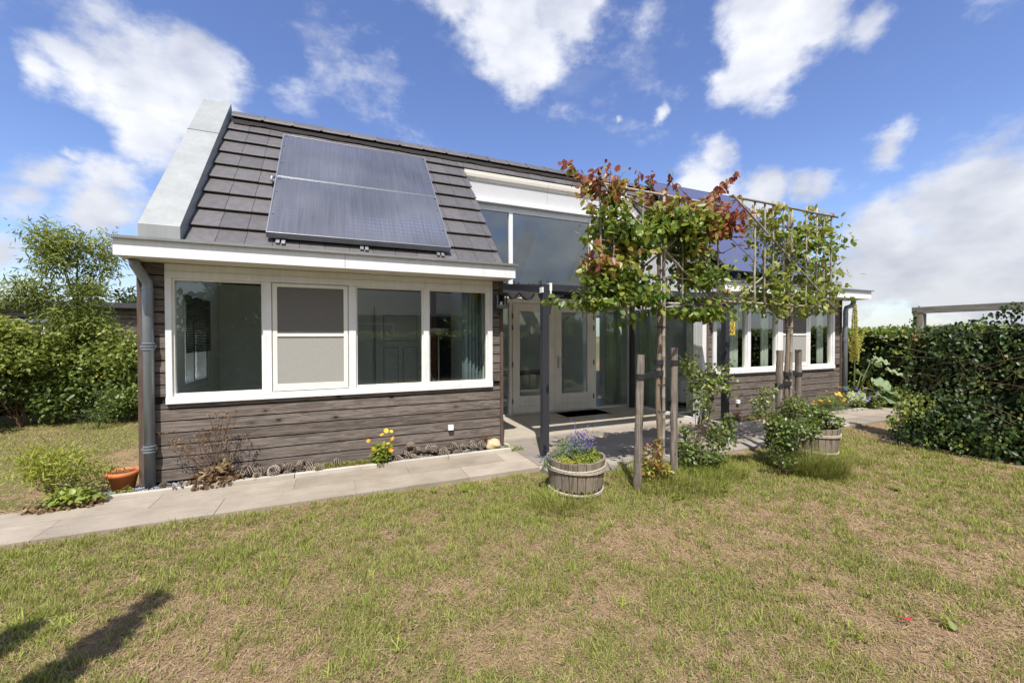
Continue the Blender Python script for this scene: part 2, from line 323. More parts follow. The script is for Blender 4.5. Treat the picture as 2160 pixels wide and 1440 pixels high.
def collector_mat():
    m, nt, b, _ = M_('hammered_collector_glass')
    v = coord(nt, (1, 1, 1)); vo = node(nt, 'ShaderNodeTexVoronoi'); vo.inputs['Scale'].default_value = 17; vo.inputs['Randomness'].default_value = .0; nt.links.new(v, vo.inputs['Vector'])
    d = ramp(nt, vo.outputs['Distance'], [(0, (1, 1, 1)), (.32, (0, 0, 0))])
    n = noise(nt, v, 1.1, 4, .5); n2 = noise(nt, coord(nt, (60, 1.2, 1.2)), 1, 4)  # stretched noise paints streaks of sheen into the glass colour
    c = ramp(nt, n, [(.3, (.045, .048, .062)), (.7, (.11, .115, .132))]); c = mixc(nt, .35, c, ramp(nt, n2, [(.3, (.045, .047, .060)), (.7, (.15, .155, .165))]))
    mk = node(nt, 'ShaderNodeMath', operation='MULTIPLY'); nt.links.new(d, mk.inputs[0]); nt.links.new(ramp(nt, noise(nt, v, .9, 2), [(.45, (0, 0, 0)), (.62, (1, 1, 1))]), mk.inputs[1])
    c = mixc(nt, mk.outputs[0], c, (.16, .20, .42))
    nt.links.new(c, b.inputs['Base Color']); b.inputs['Roughness'].default_value = .34; b.inputs['Specular IOR Level'].default_value = .8; b.inputs['Coat Weight'].default_value = .5; b.inputs['Coat Roughness'].default_value = .22
    bump(nt, b, d, .12, .003); return m
mt['collector'] = collector_mat()
mt['pv'] = simple('blue_solar_cells', (.085, .095, .175), .28, var=.05, spec=.8)
mt['alu'] = simple('aluminium_frame', (.30, .31, .33), .4, .7)
def paving_mat(name, lo, hi, joint=None):
    m, nt, b, _ = M_(name); v = coord(nt, (1.2, 6, 1)); n = noise(nt, v, 3, 9, .65, .4); n2 = noise(nt, coord(nt), 2.2, 5)
    c = ramp(nt, n, [(.28, lo), (.72, hi)]); c = mixc(nt, .5, c, ramp(nt, n2, [(.3, tuple(x * .8 for x in lo)), (.7, tuple(min(1, x * 1.1) for x in hi))]))
    t = ramp(nt, attr(nt), [(0, (.78, .77, .75)), (1, (1.14, 1.13, 1.12))]); c = mixc(nt, 1, c, t, 'MULTIPLY')
    # small stains
    st = ramp(nt, noise(nt, coord(nt), 26, 3), [(.62, (1, 1, 1)), (.74, (.55, .52, .46))]); c = mixc(nt, .7, c, st, 'MULTIPLY')
    nt.links.new(c, b.inputs['Base Color']); b.inputs['Roughness'].default_value = .75; b.inputs['Specular IOR Level'].default_value = .25
    bump(nt, b, n, .25, .004); return m
mt['paving'] = paving_mat('wood_look_paving', (.255, .215, .170), (.37, .325, .265))
mt['patio'] = paving_mat('terrace_paving', (.235, .205, .175), (.33, .295, .255))
mt['kerb'] = paving_mat('kerb_stone', (.36, .33, .28), (.52, .48, .41))
mt['grass'] = leaf_mat('grass_blades', [(0, (.50, .385, .235)), (.14, (.19, .13, .075)), (.30, (.44, .335, .195)), (.42, (.33, .26, .12)), (.50, (.27, .24, .075)), (.66, (.12, .145, .030)), (.80, (.215, .265, .048)), (1, (.38, .44, .09))], .25, .6, .2)
def ground_mat():
    m, nt, b, _ = M_('lawn_ground'); v = coord(nt); t = attr(nt)
    n = noise(nt, v, 55, 6, .75); n2 = noise(nt, v, 7, 6, .6)
    dry = ramp(nt, n, [(.25, (.12, .078, .048)), (.5, (.30, .205, .125)), (.75, (.43, .315, .20))])
    grn = ramp(nt, n, [(.25, (.075, .065, .028)), (.5, (.16, .145, .060)), (.75, (.26, .23, .10))])
    ms = mixc(nt, .35, t, n2); f = ramp(nt, ms, [(.38, (0, 0, 0)), (.62, (1, 1, 1))])
    nt.links.new(mixc(nt, f, dry, grn), b.inputs['Base Color']); b.inputs['Roughness'].default_value = .95; b.inputs['Specular IOR Level'].default_value = .1
    bump(nt, b, n, .8, .02); return m
mt['ground'] = ground_mat()
G = lambda *s: [(p, c) for p, c in s]
mt['leaf_tree'] = leaf_mat('ironwood_leaves', G((0, (.065, .120, .018)), (.3, (.145, .215, .030)), (.5, (.27, .29, .045)), (.68, (.28, .18, .045)), (.84, (.30, .10, .045)), (1, (.19, .048, .036))), .34)
mt['leaf_tree_pale'] = leaf_mat('pale_ironwood_leaves', G((0, (.09, .15, .020)), (.35, (.20, .25, .035)), (.6, (.33, .33, .055)), (.78, (.34, .25, .06)), (.9, (.26, .10, .045)), (1, (.16, .04, .03))), .35)
mt['leaf_willow'] = leaf_mat('narrow_leaves', G((0, (.06, .10, .018)), (.5, (.17, .22, .04)), (1, (.33, .34, .07))), .35, .5)
mt['leaf_shrub'] = leaf_mat('shrub_leaves', G((0, (.035, .065, .014)), (.5, (.10, .15, .028)), (.85, (.20, .25, .05)), (1, (.28, .24, .07))), .3, .45)
mt['leaf_ivy'] = leaf_mat('ivy_leaves', G((0, (.020, .036, .010)), (.5, (.045, .078, .018)), (.74, (.13, .175, .036)), (.86, (.26, .27, .06)), (.93, (.24, .12, .05)), (1, (.20, .07, .035))), .2, .42, .3)
mt['leaf_hedge'] = leaf_mat('hedge_leaves', G((0, (.05, .085, .014)), (.5, (.14, .20, .030)), (1, (.30, .34, .06))), .3, .45)
mt['leaf_lime'] = leaf_mat('yellow_green_leaves', G((0, (.13, .19, .025)), (.5, (.27, .31, .045)), (1, (.42, .39, .07))), .35, .5)
mt['leaf_rose'] = leaf_mat('rose_leaves', G((0, (.045, .08, .018)), (.5, (.12, .17, .04)), (.85, (.27, .29, .08)), (1, (.20, .08, .04))), .28, .38)
mt['leaf_grey'] = leaf_mat('grey_green_leaves', G((0, (.10, .15, .07)), (.6, (.20, .27, .13)), (1, (.30, .35, .20))), .25, .6)
mt['leaf_dry'] = leaf_mat('withered_leaves', G((0, (.06, .035, .02)), (.5, (.20, .13, .07)), (.85, (.36, .27, .16)), (1, (.16, .20, .04))), .15, .8, .1)
mt['leaf_conifer'] = leaf_mat('dark_tree_leaves', G((0, (.012, .024, .008)), (.6, (.035, .06, .016)), (1, (.08, .11, .03))), .2, .5)
mt['sedum'] = leaf_mat('sedum_carpet', G((0, (.16, .06, .03)), (.5, (.20, .16, .05)), (1, (.22, .26, .06))), .1, .6)
mt['fl_yellow'] = leaf_mat('yellow_petals', G((0, (.75, .33, .02)), (1, (.80, .58, .03))), .2, .5)
mt['fl_blue'] = leaf_mat('violet_petals', G((0, (.085, .055, .25)), (1, (.20, .14, .42))), .2, .5)
mt['fl_pink'] = leaf_mat('pink_petals', G((0, (.55, .03, .08)), (1, (.75, .45, .5))), .2, .5)
mt['mullein'] = leaf_mat('mullein_spike', G((0, (.38, .40, .10)), (1, (.72, .64, .16))), .15, .7)
mt['twig'] = simple('brown_twigs', (.13, .075, .045), .8, var=.3, scale=20)
mt['gtwig'] = simple('green_stems', (.10, .13, .04), .7, var=.3, scale=20)
mt['cone'] = leaf_mat('pine_cone_scales', [(0, (.020, .013, .009)), (.55, (.09, .062, .042)), (1, (.36, .30, .24))], 0, .8, .2)
mt['core'] = simple('dark_core_shade', (.012, .017, .008), 1.0, var=.4, scale=8, spec=0)  # near-black colour stands in for the shade inside dense foliage

# ------------------------------------------------------------------ numpy foliage
TEMPL = {
 'leaf': (np.array([[0,0,0],[.28,.30,.05],[.68,.26,.04],[1,0,-.06],[.68,-.26,.04],[.28,-.30,.05]]), [0,1,2,3, 0,3,4,5]),
 'narrow': (np.array([[0,0,0],[.4,.10,.03],[.75,.075,0],[1,0,-.08],[.75,-.075,0],[.4,-.10,.03]]), [0,1,2,3, 0,3,4,5]),
 'blade': (np.array([[0,.035,0],[.55,.032,.02],[1,0,-.10],[1,-.004,-.10],[.55,-.032,.02],[0,-.035,0]]), [0,1,4,5, 1,2,3,4]),
 'tri': (np.array([[0,.5,0],[0,-.5,0],[1,-.12,0],[1,.12,0]]), [0,1,2,3]),
}
def unit(a): return a / np.maximum(np.linalg.norm(a, axis=-1, keepdims=True), 1e-9)
def leaves(name, pos, axis, nrm, size, tint, templ='leaf', curl=0):
    T, F = TEMPL[templ]; n = len(pos)
    a = unit(axis); w = unit(np.cross(nrm, a)); u = np.cross(a, w)
    s = size[:, None]
    v = pos[:, None, :] + (a[:, None, :] * T[None, :, 0:1] + w[:, None, :] * T[None, :, 1:2] + u[:, None, :] * T[None, :, 2:3]) * s[:, None, :]
    k = len(T); loops = (np.array(F)[None, :] + (np.arange(n) * k)[:, None]).ravel()
    return npmesh(name, v.reshape(-1, 3), loops, 4, np.repeat(tint, k))
def in_blobs(r, blobs, n, shell=.35):
    """points spread through ellipsoids, denser toward their skins; returns points and outward directions"""
    vol = np.array([max(1e-6, b[3] * b[4] * b[5]) ** .8 for b in blobs]); idx = r.choice(len(blobs), n, p=vol / vol.sum())
    B = np.array(blobs)[idx]; d = unit(r.normal(size=(n, 3))); rad = (shell + (1 - shell) * r.random(n) ** .45)[:, None]
    return B[:, :3] + d * rad * B[:, 3:6], unit(d / B[:, 3:6])
def foliage(name, r, blobs, n, size, templ='leaf', t0=0, t1=1, up=.5, droop=.3, shell=.3, tfun=None, clump=0):
    p, d = in_blobs(r, blobs, n if not clump else max(2, n // clump), shell)
    if clump:
        p = np.repeat(p, clump, 0); d = np.repeat(d, clump, 0); p = p + r.normal(size=p.shape) * size * .9
    m = len(p)
    ax = d * .7 + r.normal(size=(m, 3)) * .7; ax[:, 2] -= droop
    nr = d * .6 + r.normal(size=(m, 3)) * .5; nr[:, 2] += up
    t = np.clip(t0 + (t1 - t0) * (r.random(m) * .65 + .35 * np.clip((p[:, 2] - p[:, 2].min()) / max(.01, np.ptp(p[:, 2])), 0, 1)), 0, 1)
    if tfun is not None: t = tfun(p, t)
    return leaves(name, p, ax, nr, size * (.6 + .8 * r.random(m)), t, templ)
def blobcloud(r, c, rad, n, br=(.25, .5)):
    out = []
    for i in range(n):
        d = unit(r.normal(size=3)); q = r.random() ** .5 * .85; k = br[0] + (br[1] - br[0]) * r.random()
        out.append([c[0] + d[0]*rad[0]*q, c[1] + d[1]*rad[1]*q, c[2] + d[2]*rad[2]*q, rad[0]*k, rad[1]*k, rad[2]*k])
    return out
def stems(r, base, tips, rad, n=5, wob=.05, mb=None):
    mb = mb or MB()
    for t in tips:
        b = Vector(base) + Vector(r.normal(size=3) * rad * 1.5); b.z = base[2] - .02; t = Vector(t); k = 6
        pts = [b.lerp(t, i / k) + Vector(r.normal(size=3)) * wob * (b - t).length * math.sin(PI * i / k) * .5 for i in range(k + 1)]
        mb.tube(pts, [rad * (1 - .75 * i / k) for i in range(k + 1)], n)
    return mb
def fbm(x, y, sc, seed, oct=4):
    r_ = np.random.default_rng(seed); T = r_.random((64, 64)); o = np.zeros_like(x, dtype=float); a = 1; tot = 0
    for k in range(oct):
        X = x * sc + k * 13.7; Y = y * sc + k * 7.3; xi = np.floor(X).astype(int); yi = np.floor(Y).astype(int); fx = X - xi; fy = Y - yi
        fx = fx*fx*(3-2*fx); fy = fy*fy*(3-2*fy)
        g = lambda i, j: T[(xi + i) % 64, (yi + j) % 64]
        o += a * ((g(0,0)*(1-fx)+g(1,0)*fx)*(1-fy) + (g(0,1)*(1-fx)+g(1,1)*fx)*fy); tot += a; a *= .55; sc *= 2.1
    return o / tot
def green(x, y):
    g = fbm(x, y, .8, 3, 4) * .30 + fbm(x, y, 3.4, 5, 3) * .42 + fbm(x, y, 11, 6, 2) * .28
    g = (g - .5) * 2.4 + .50 - .16 * np.clip((x - 3.0) / 3, 0, 1) * np.clip((-2.6 - y) / .8, 0, 1)
    g = g + .38 * np.exp(-(((x - 4.6) / 2.4) ** 2 + ((y + 2.1) / .5) ** 2)) + .22 * np.exp(-((x - .2) / 1.6) ** 2 - ((y + 1.5) / .5) ** 2) + .3 * (x < -1)
    return np.clip(g, 0, 1)

# ================================================================== ground
def build_ground():
    xs = np.concatenate([[-900, -300, -120, -60, -30, -15, -8], np.arange(-5, 15.01, .06), [17, 22, 40, 80, 200, 900]])
    ys = np.concatenate([[-900, -300, -100, -40, -15, -8], np.arange(-5.6, .6, .06), np.arange(.8, 9, .3), [11, 15, 25, 50, 120, 300, 900]])
    X, Y = np.meshgrid(xs, ys, indexing='ij')
    Z = -.030 + .035 * (fbm(X, Y, 1.1, 9) - .5) * ((Y < -1.2) | (X < -1) | (X > 13.5))
    Z = Z - .02 * ((Y > -1.2) & (X > -1) & (X < 13.5))
    v = np.stack([X, Y, Z], -1).reshape(-1, 3); nx, ny = X.shape
    i, j = np.meshgrid(np.arange(nx - 1), np.arange(ny - 1), indexing='ij'); a = (i * ny + j).ravel()
    lp = np.stack([a, a + ny, a + ny + 1, a + 1], 1).ravel()
    me = npmesh('ground', v, lp, 4, green(X, Y).ravel()); me.polygons.foreach_set('use_smooth', [True] * len(me.polygons))
    tag(obj('ground', me, mt['ground']), kind='structure')
build_ground()
PATH_FRONT = lambda x: np.interp(x, [-6, -.47, 1.87, 3.9, 4.3, 5.0, 7.3, 7.7, 9.2, 13.5], [-1.12, -1.10, -1.12, -1.20, -1.45, -1.52, -1.66, -1.42, -1.28, -1.20])
def build_path():
    m = MB(); r = random.Random(4)
    # two courses of long slabs in front of the wings
    for (y0, y1, off) in ((-.70, -.34, .3), (-1.10, -.705, .9)):
        x = -6 + off
        while x < 4.2:
            w = 1.2; m.tint = r.random(); m.box(x, min(x + w - .005, 4.2), y0, y1, -.06, 0 + r.uniform(-.001, .001)); x += w
    for (y0, y1, off) in ((-.86, -.47, .2), (-1.24, -.865, .6)):
        x = 8.2 + off - .6
        m.tint = .5
        while x < 13.4:
            m.tint = r.random(); m.box(max(x, 8.2), min(x + 1.195, 13.4), y0, y1, -.06, r.uniform(-.001, .001)); x += 1.2
    m.tint = .6; m.box(12.35, 13.4, -.465, 6, -.06, -.001)
    m.tint = .1; m.box(-6, 4.2, -1.09, -.345, -.07, -.006); m.box(8.2, 13.38, -1.235, -.475, -.07, -.006)
    tag(obj('path', m, mt['paving']), kind='structure')
    p = MB(); y = 1.94; k = 0
    while y > -1.5:
        x = 4.16 - (.45 if k % 2 else 0)
        while x < 8.2:
            x0, x1 = max(x, 4.205), min(x + .895, 8.195); p.tint = r.random()
            if x1 > x0: p.box(x0, x1, max(y - .395, -1.52), y, -.06, r.uniform(-.001, .001))
            x += .9
        y -= .4; k += 1
    tag(obj('patio', p, mt['patio']), kind='structure')
    kb = MB(); x = -.30
    for i in range(5): kb.tint = r.random(); kb.box(x, x + .885, -.335, -.275, -.06, .045 + .003 * r.random()); x += .89
    kb.tint = .4; kb.box(4.15, 4.21, -.27, -.01, -.06, .04)
    kb.box(8.21, 8.27, -.40, -.01, -.06, .05); x = 8.21
    for i in range(5): kb.tint = r.random(); kb.box(x, x + .825, -.465, -.405, -.06, .045); x += .83
    tag(obj('kerb', kb, mt['kerb'], bevel=.006), kind='structure')
    s = MB(); s.box(-.30, 4.15, -.275, 0.02, -.05, .005); s.box(8.27, 12.4, -.405, .02, -.05, .008)
    tag(obj('soil_bed', s, mt['soil']), kind='structure')
    # loose gravel
    n = 5200; q = np.random.default_rng(3); X = np.where(q.random(n) < .72, q.uniform(-.28, 4.14, n), q.uniform(8.3, 12.2, n))
    Y = np.where(X < 5, q.uniform(-.27, -.015, n), q.uniform(-.39, -.02, n)); R_ = q.uniform(.006, .013, n)
    oc = np.array([[1,0,0],[0,1,0],[-1,0,0],[0,-1,0],[0,0,.7],[0,0,-.7]]); F = np.array([[0,1,4],[1,2,4],[2,3,4],[3,0,4],[1,0,5],[2,1,5],[3,2,5],[0,3,5]])
    v = oc[None] * R_[:, None, None] * q.uniform(.7, 1.2, (n, 6, 1)); a = q.uniform(0, 6.28, n); c_, s_ = np.cos(a)[:, None], np.sin(a)[:, None]
    vx = v[:, :, 0] * c_ - v[:, :, 1] * s_; vy = v[:, :, 0] * s_ + v[:, :, 1] * c_
    v = np.stack([vx + X[:, None], vy + Y[:, None], v[:, :, 2] + (.010 + R_ * .4)[:, None]], -1)
    tag(obj('gravel', npmesh('gravel', v.reshape(-1, 3), (F[None] + (np.arange(n) * 6)[:, None, None]).ravel(), 3, np.repeat(q.random(n), 6)), mt['gravel']), kind='stuff')
build_path()

# ================================================================== the house
house = thing('house', 'low timber-clad bungalow with grey tiled roof, white eaves and wide white-framed windows', 'house')
L = 12.306; XR = 4.14; XI = 8.17; ZS = 2.39
TH = math.atan(1.083); ct, st = math.cos(TH), math.sin(TH)
def SP(x, s, n=0):  # roof coordinates: x, up the slope, off the surface
    return (x, s * ct - n * st, 2.546 + s * st + n * ct)
def cladding(mb, x0, x1, z0, z1, holes=(), y=0.0, th=.022, axis='x', rr=random.Random(1)):
    z = z0; pitch = .131
    while z < z1 - .02:
        zt = min(z + pitch - .0145, z1); segs = [(x0, x1)]
        for hx0, hx1, hz0, hz1 in holes:
            if zt > hz0 and z < hz1:
                if z < hz0 < zt: zt = min(zt, hz0)
                n = []
                for a, b in segs:
                    if hx0 > a: n.append((a, min(b, hx0)))
                    if hx1 < b: n.append((max(a, hx1), b))
                segs = [q for q in n if q[1] - q[0] > .01] if z >= hz0 - .001 or zt > hz0 + .03 else segs
        for a, b in segs:
            mb.tint = rr.random(); d = rr.uniform(-.0015, .0015)
            if axis == 'x': mb.box(a, b, y - th + d, y - .001, z, zt)
            else: mb.box(y - .001, y + th + d, a, b, z, zt) if th > 0 else mb.box(y + th, y + .001, a, b, z, zt)
        z += pitch
    return mb
WL = (.235, 3.975, .875, 2.31); WR = (8.335, 12.035, .875, 2.31)
def walls():
    wins = {'l': (0.0, XR, WL), 'r': (XI, L, WR)}
    for k, (x0, x1, w) in wins.items():
        back = MB()   # structural core with the window hole
        for a, b, c, d in ((x0, w[0], -.05, ZS), (w[1], x1, -.05, ZS), (w[0], w[1], -.05, w[2]), (w[0], w[1], w[3], ZS)):
            back.box(a + (.002 if a == x0 else 0), b - (.002 if b == x1 else 0), .0, .22, c, d)
        wl = obj('wall', back, mt['gap'], house)
        c = cladding(MB(), x0 + (.045 if k == 'l' else .055), x1 - .045, .04, ZS - .005, [(w[0], w[1], w[2], w[3] + .1)], 0, .022, rr=random.Random(5 if k == 'l' else 6))
        obj('cladding', c, mt['clad'], wl)
    # outer end walls (gables) and the back
    g = MB()
    side_hole = (.62, 1.62, .95, 2.12)
    for (a, b, c, d) in ((.22, .62, -.05, 2.4), (1.62, 4.75, -.05, 2.4), (.62, 1.62, -.05, .95), (.62, 1.62, 2.12, 2.4)): g.box(.002, .2, a, b, c, d)
    g.prism([(.1, 2.4), (4.72, 2.4), (2.4, 4.95)], 'x', .01, .2)
    gw = obj('wall', g, mt['gap'], house); obj('cladding', cladding(MB(), .02, 4.75, .04, 2.39, [(.62, 1.62, .95, 2.12)], 0.0, -.02, 'y'), mt['clad_y'], gw)
    g = MB(); g.box(L - .2, L - .002, .22, 4.75, -.05, 2.4); g.prism([(.1, 2.4), (4.72, 2.4), (2.4, 4.95)], 'x', L - .2, L - .01)
    gw = obj('wall', g, mt['gap'], house); obj('cladding', cladding(MB(), .02, 4.75, .04, 2.39, (), L, .02, 'y'), mt['clad_y'], gw)
    b = MB(); b.box(.2, L - .2, 4.6, 4.75, -.05, .5); b.box(.2, L - .2, 4.6, 4.75, 2.2, 2.4)
    for a_, c_ in ((.2, .6), (2.0, 2.4), (3.9, 4.5), (6.1, 6.3), (7.9, 8.6), (10.1, 10.3), (11.9, L - .2)): b.box(a_, c_, 4.6, 4.75, .5, 2.2)
    obj('wall', b, mt['inner'], house)
    for a_, c_ in ((.6, 2.0), (2.4, 3.9), (4.5, 6.1), (6.3, 7.9), (8.6, 10.1), (10.3, 11.9)):  # unseen rear windows, added to let daylight into the rooms
        f_ = MB(); f_.box(a_, c_, 4.63, 4.70, .5, .56); f_.box(a_, c_, 4.63, 4.70, 2.14, 2.2); f_.box(a_, a_ + .06, 4.63, 4.70, .56, 2.14); f_.box(c_ - .06, c_, 4.63, 4.70, .56, 2.14); w_ = obj('added_rear_window', f_, mt['white'], house)
        g_ = MB(); g_.box(a_ + .06, c_ - .06, 4.66, 4.666, .56, 2.14); obj('pane', g_, mt['glass'], w_)
    r = MB(); r.box(XR - .2, XR - .002, .22, 1.93, -.05, 2.62); rw = obj('wall', r, mt['gap'], house)
    obj('cladding', cladding(MB(), .03, 1.9, .04, 2.38, (), XR, .02, 'y'), mt['clad_y'], rw)
    for x in (.0, XR - .045, XI, L - .045):
        m = MB(); m.tint = random.random()
        if x == XI: m.box(x - .0, x + .055, -.040, -.002, .02, ZS - .004)
        else: m.box(x, x + .045, -.045, -.002, .02, ZS - .004)
        obj('corner_board', m, mt['board_z'], house, bevel=.002)
    # nail heads down the boards beside the window
walls()
def win_group(w, bars, hop, mirror):
    """bars: glass (x0,x1) spans; hop: index of the opening sash with its screen"""
    x0, x1, z0, z1 = w; y0, y1 = -.050, .03
    f = MB()
    f.box(x0, x1, y0 - .012, y1, z0, z0 + .075)           # sill
    f.box(x0, x1, y0, y1, z1 - .075, z1)                  # head
    f.box(x0, x1, y0 + .006, y1 - .01, z1 + .001, ZS - .003)          # header boards
    spans = sorted(bars); prev = x0
    for i, (a, b) in enumerate(spans):
        f.box(prev + (.0 if i == 0 else 0), a - .018, y0 + .001, y1, z0 + .0755, z1 - .0755); prev = b + .018
    f.box(prev, x1, y0 + .001, y1, z0 + .0755, z1 - .0755)
    win = obj('window', f, mt['white'], house, bevel=.003)
    for i, (a, b) in enumerate(spans):
        zb, zt = z0 + .105, z1 - .095
        g = MB()   # glazing bead
        g.box(a - .0178, a, -.02, .05, z0 + .0757, z1 - .0757); g.box(b, b + .0178, -.02, .05, z0 + .0757, z1 - .0757)
        g.box(a, b, -.02, .05, z0 + .0757, zb); g.box(a, b, -.02, .05, zt, z1 - .0757)
        obj('glazing_bead', g, mt['cream'], win, bevel=.002)
        if i == hop:
            s = MB(); t = .04; ys, ye = -.046, -.0205
            s.box(a - .008, a + t, ys, ye, zb - .02, zt + .01); s.box(b - t, b + .008, ys, ye, zb - .02, zt + .01)
            s.box(a + t, b - t, ys, ye, zb - .02, zb + .06); s.box(a + t, b - t, ys, ye, zt - .03, zt + .01)
            s.box(a + t, b - t, ys - .004, ye, 1.60, 1.635); obj('sash', s, mt['cream'], win, bevel=.003)
            c = MB(); c.box(a + t, b - t, -.038, -.034, 1.6355, zt - .0302); obj('insect_screen', c, mt['mesh'], win)
            c = MB(); c.box(a + t, b - t, -.038, -.034, zb + .0602, 1.5998)
            obj('insect_screen', c, mt['screen'], win)
            gg = MB(); gg.box(a + t, b - t, -.012, -.008, 1.636, zt - .031); obj('pane', gg, mt['glass'], win)
        else:
            gg = MB(); gg.box(a, b, .012, .018, zb, zt); obj('pane', gg, mt['glass'], win)
    return win
gl = [(.31, 1.122), (1.245, 2.045), (2.165, 2.975), (3.082, 3.885)]
wl_ = win_group(WL, gl, 1, False)
gr = [(8.44, 9.235), (9.36, 10.12), (10.26, 11.09), (11.20, 11.95)]
wr_ = win_group(WR, gr, 2, True)

def roof():
    m = MB(); r = random.Random(9)
    def course(x0, x1, s0, s1, th=.048):
        x = x0
        while x < x1 - .02:
            w = min(.2845, x1 - x); a, b = x + .0025, x + w - .0025
            m.tint = r.random(); e = r.uniform(-.002, .002); lo, hi = s0 + e, min(s1 + .03, 3.53)
            p = [(lo + .07, -.02), (lo + .065, th - .022), (lo + .002, th - .020 + e), (lo, th - .004 + e), (lo + .006, th + e), (s0 + .19, th * .68), (hi, .004), (hi, -.02)]
            n = len(p); vs = [SP(a, *q) for q in p] + [SP(b, *q) for q in p]
            m.add(vs, [tuple(range(n)), tuple(range(2*n-1, n-1, -1))] + [(i, i+n, (i+1) % n + n, (i+1) % n) for i in range(n)])
            x += w
    for k in range(9):
        s0 = 3.086 - .378 * k; s1 = s0 + .378
        if s0 < .0: s0 = .01
        course(.375, XR + .04, s0, s1); course(XI - .06, L - .375, s0, s1)
        if k == 0: course(XR + .045, XI - .065, s0, s1)
    m2 = MB()   # underlay slabs front and back
    for a, b, lo in ((.2, XR, .0), (XI, L - .2, .0), (XR + .001, XI - .001, 3.05)):
        m2.prism([(lo * ct, 2.546 + lo * st - .022), (2.40, 5.12), (2.40, 4.95), (lo * ct, 2.546 + lo * st - .14)], 'x', a, b)
    sk = lambda y: 5.12 - (y - 2.401) * 1.0838
    for (ya, yb, xa, xb) in ((2.401, 2.75, .0, L), (4.35, 4.80, .0, L), *[(2.75, 4.35, q0, q1) for q0, q1 in ((0, .5), (2.1, 2.4), (3.9, 4.6), (6.0, 6.3), (7.7, 8.5), (10.1, 10.4), (11.8, L))]):
        m2.prism([(ya, sk(ya)), (yb, sk(yb)), (yb, sk(yb) - .17), (ya, sk(ya) - .17)], 'x', xa, xb)
    for q0, q1 in ((.5, 2.1), (2.4, 3.9), (4.6, 6.0), (6.3, 7.7), (8.5, 10.1), (10.4, 11.8)):  # unseen roof openings, added to brighten the rooms behind the front glass
        gk = MB(); gk.prism([(2.75, sk(2.75) - .02), (4.35, sk(4.35) - .02), (4.35, sk(4.35) - .026), (2.75, sk(2.75) - .026)], 'x', q0, q1); obj('added_skylight', gk, mt['glass'], house)
    for a, b in ((.21, XR - .21), (XI + .1, L - .21)):
        lv = MB(); lv.prism([(.23, 2.42), (.23, 2.55), (2.39, 4.88), (2.39, 4.84), (.30, 2.42)], 'x', a, b); obj('interior_ceiling', lv, mt['inner'], house)
    rf = obj('roof', m, mt['tile'], house); obj('roof_deck', m2, mt['lead'], house)
    x = .40; i = 0
    rd = MB()
    while x < L - .4:
        b = min(x + .437, L - .38); rd.tint = r.random(); z = 5.165 + r.uniform(-.003, .003); x_ = x + .004
        prof = [(2.22, z - .05), (2.255, z + .0), (2.33, z + .075), (2.40, z + .10), (2.47, z + .075), (2.56, z - .04)]
        for (pa, pb, lift) in ((x_, b - .03, 0), (b - .034, b + .012, .012)):
            pr_ = [(yy, zz + lift) for yy, zz in prof]; n = len(pr_)
            rd.add([(pa, yy, zz) for yy, zz in pr_] + [(pb, yy, zz) for yy, zz in pr_], [(i_, i_ + 1, i_ + 1 + n, i_ + n) for i_ in range(n - 1)] + [tuple(range(n - 1, -1, -1)), tuple(range(n, 2 * n))])
        x += .437
    obj('ridge', rd, mt['tile'], rf)
    ur = MB()   # crumpled black strip below the ridge tiles
    xs = np.arange(.42, L - .4, .07); k = len(xs)
    vs = [SP(x, 3.30 + .012 * math.sin(x * 9) + random.uniform(-.006, .006), .045 + random.uniform(0, .012)) for x in xs] + [SP(x, 3.39, .075) for x in xs]
    ur.add(vs, [(i, i + 1, i + 1 + k, i + k) for i in range(k - 1)]); obj('ridge_seal', ur, mt['gap'], rf)
    # dark flat trough behind the eaves
    for ga, gb in ((.36, XR + .02), (XI - .04, L - .36)): t = MB(); t.box(ga, gb, -.40, .12, 2.50, 2.515); obj('gutter', t, mt['lead'], house)
roof()
def parapet(x0, x1):
    m = MB(); z0, z1 = 2.50, 2.805
    poly = [(.0, z0), (.0, z1), (2.40, 5.385), (4.80, 2.80), (4.80, 2.45), (2.4, 4.90), (.25, 2.45)]
    m.prism(poly, 'x', x0, x1)
    p = obj('parapet', m, mt['zinc'], house, bevel=.004)
    s = MB()    # standing seams of the sheet
    sl = 2.58 / 2.40
    for y in (1.62,):
        z = z1 + y * sl; s.add([(x0 - .003, y - .004, z - .002), (x1 + .003, y - .004, z - .002), (x1 + .003, y + .004, z + .010), (x0 - .003, y + .004, z + .010), (x0 - .003, y - .004, z - .06), (x1 + .003, y - .004, z - .06), (x1 + .003, y + .004, z - .05), (x0 - .003, y + .004, z - .05)], [(0,1,2,3),(7,6,5,4),(0,4,5,1),(3,2,6,7),(0,3,7,4),(1,5,6,2)])
    obj('seam', s, mt['lead'], p)
parapet(.0, .365); parapet(L - .30, L + .06)
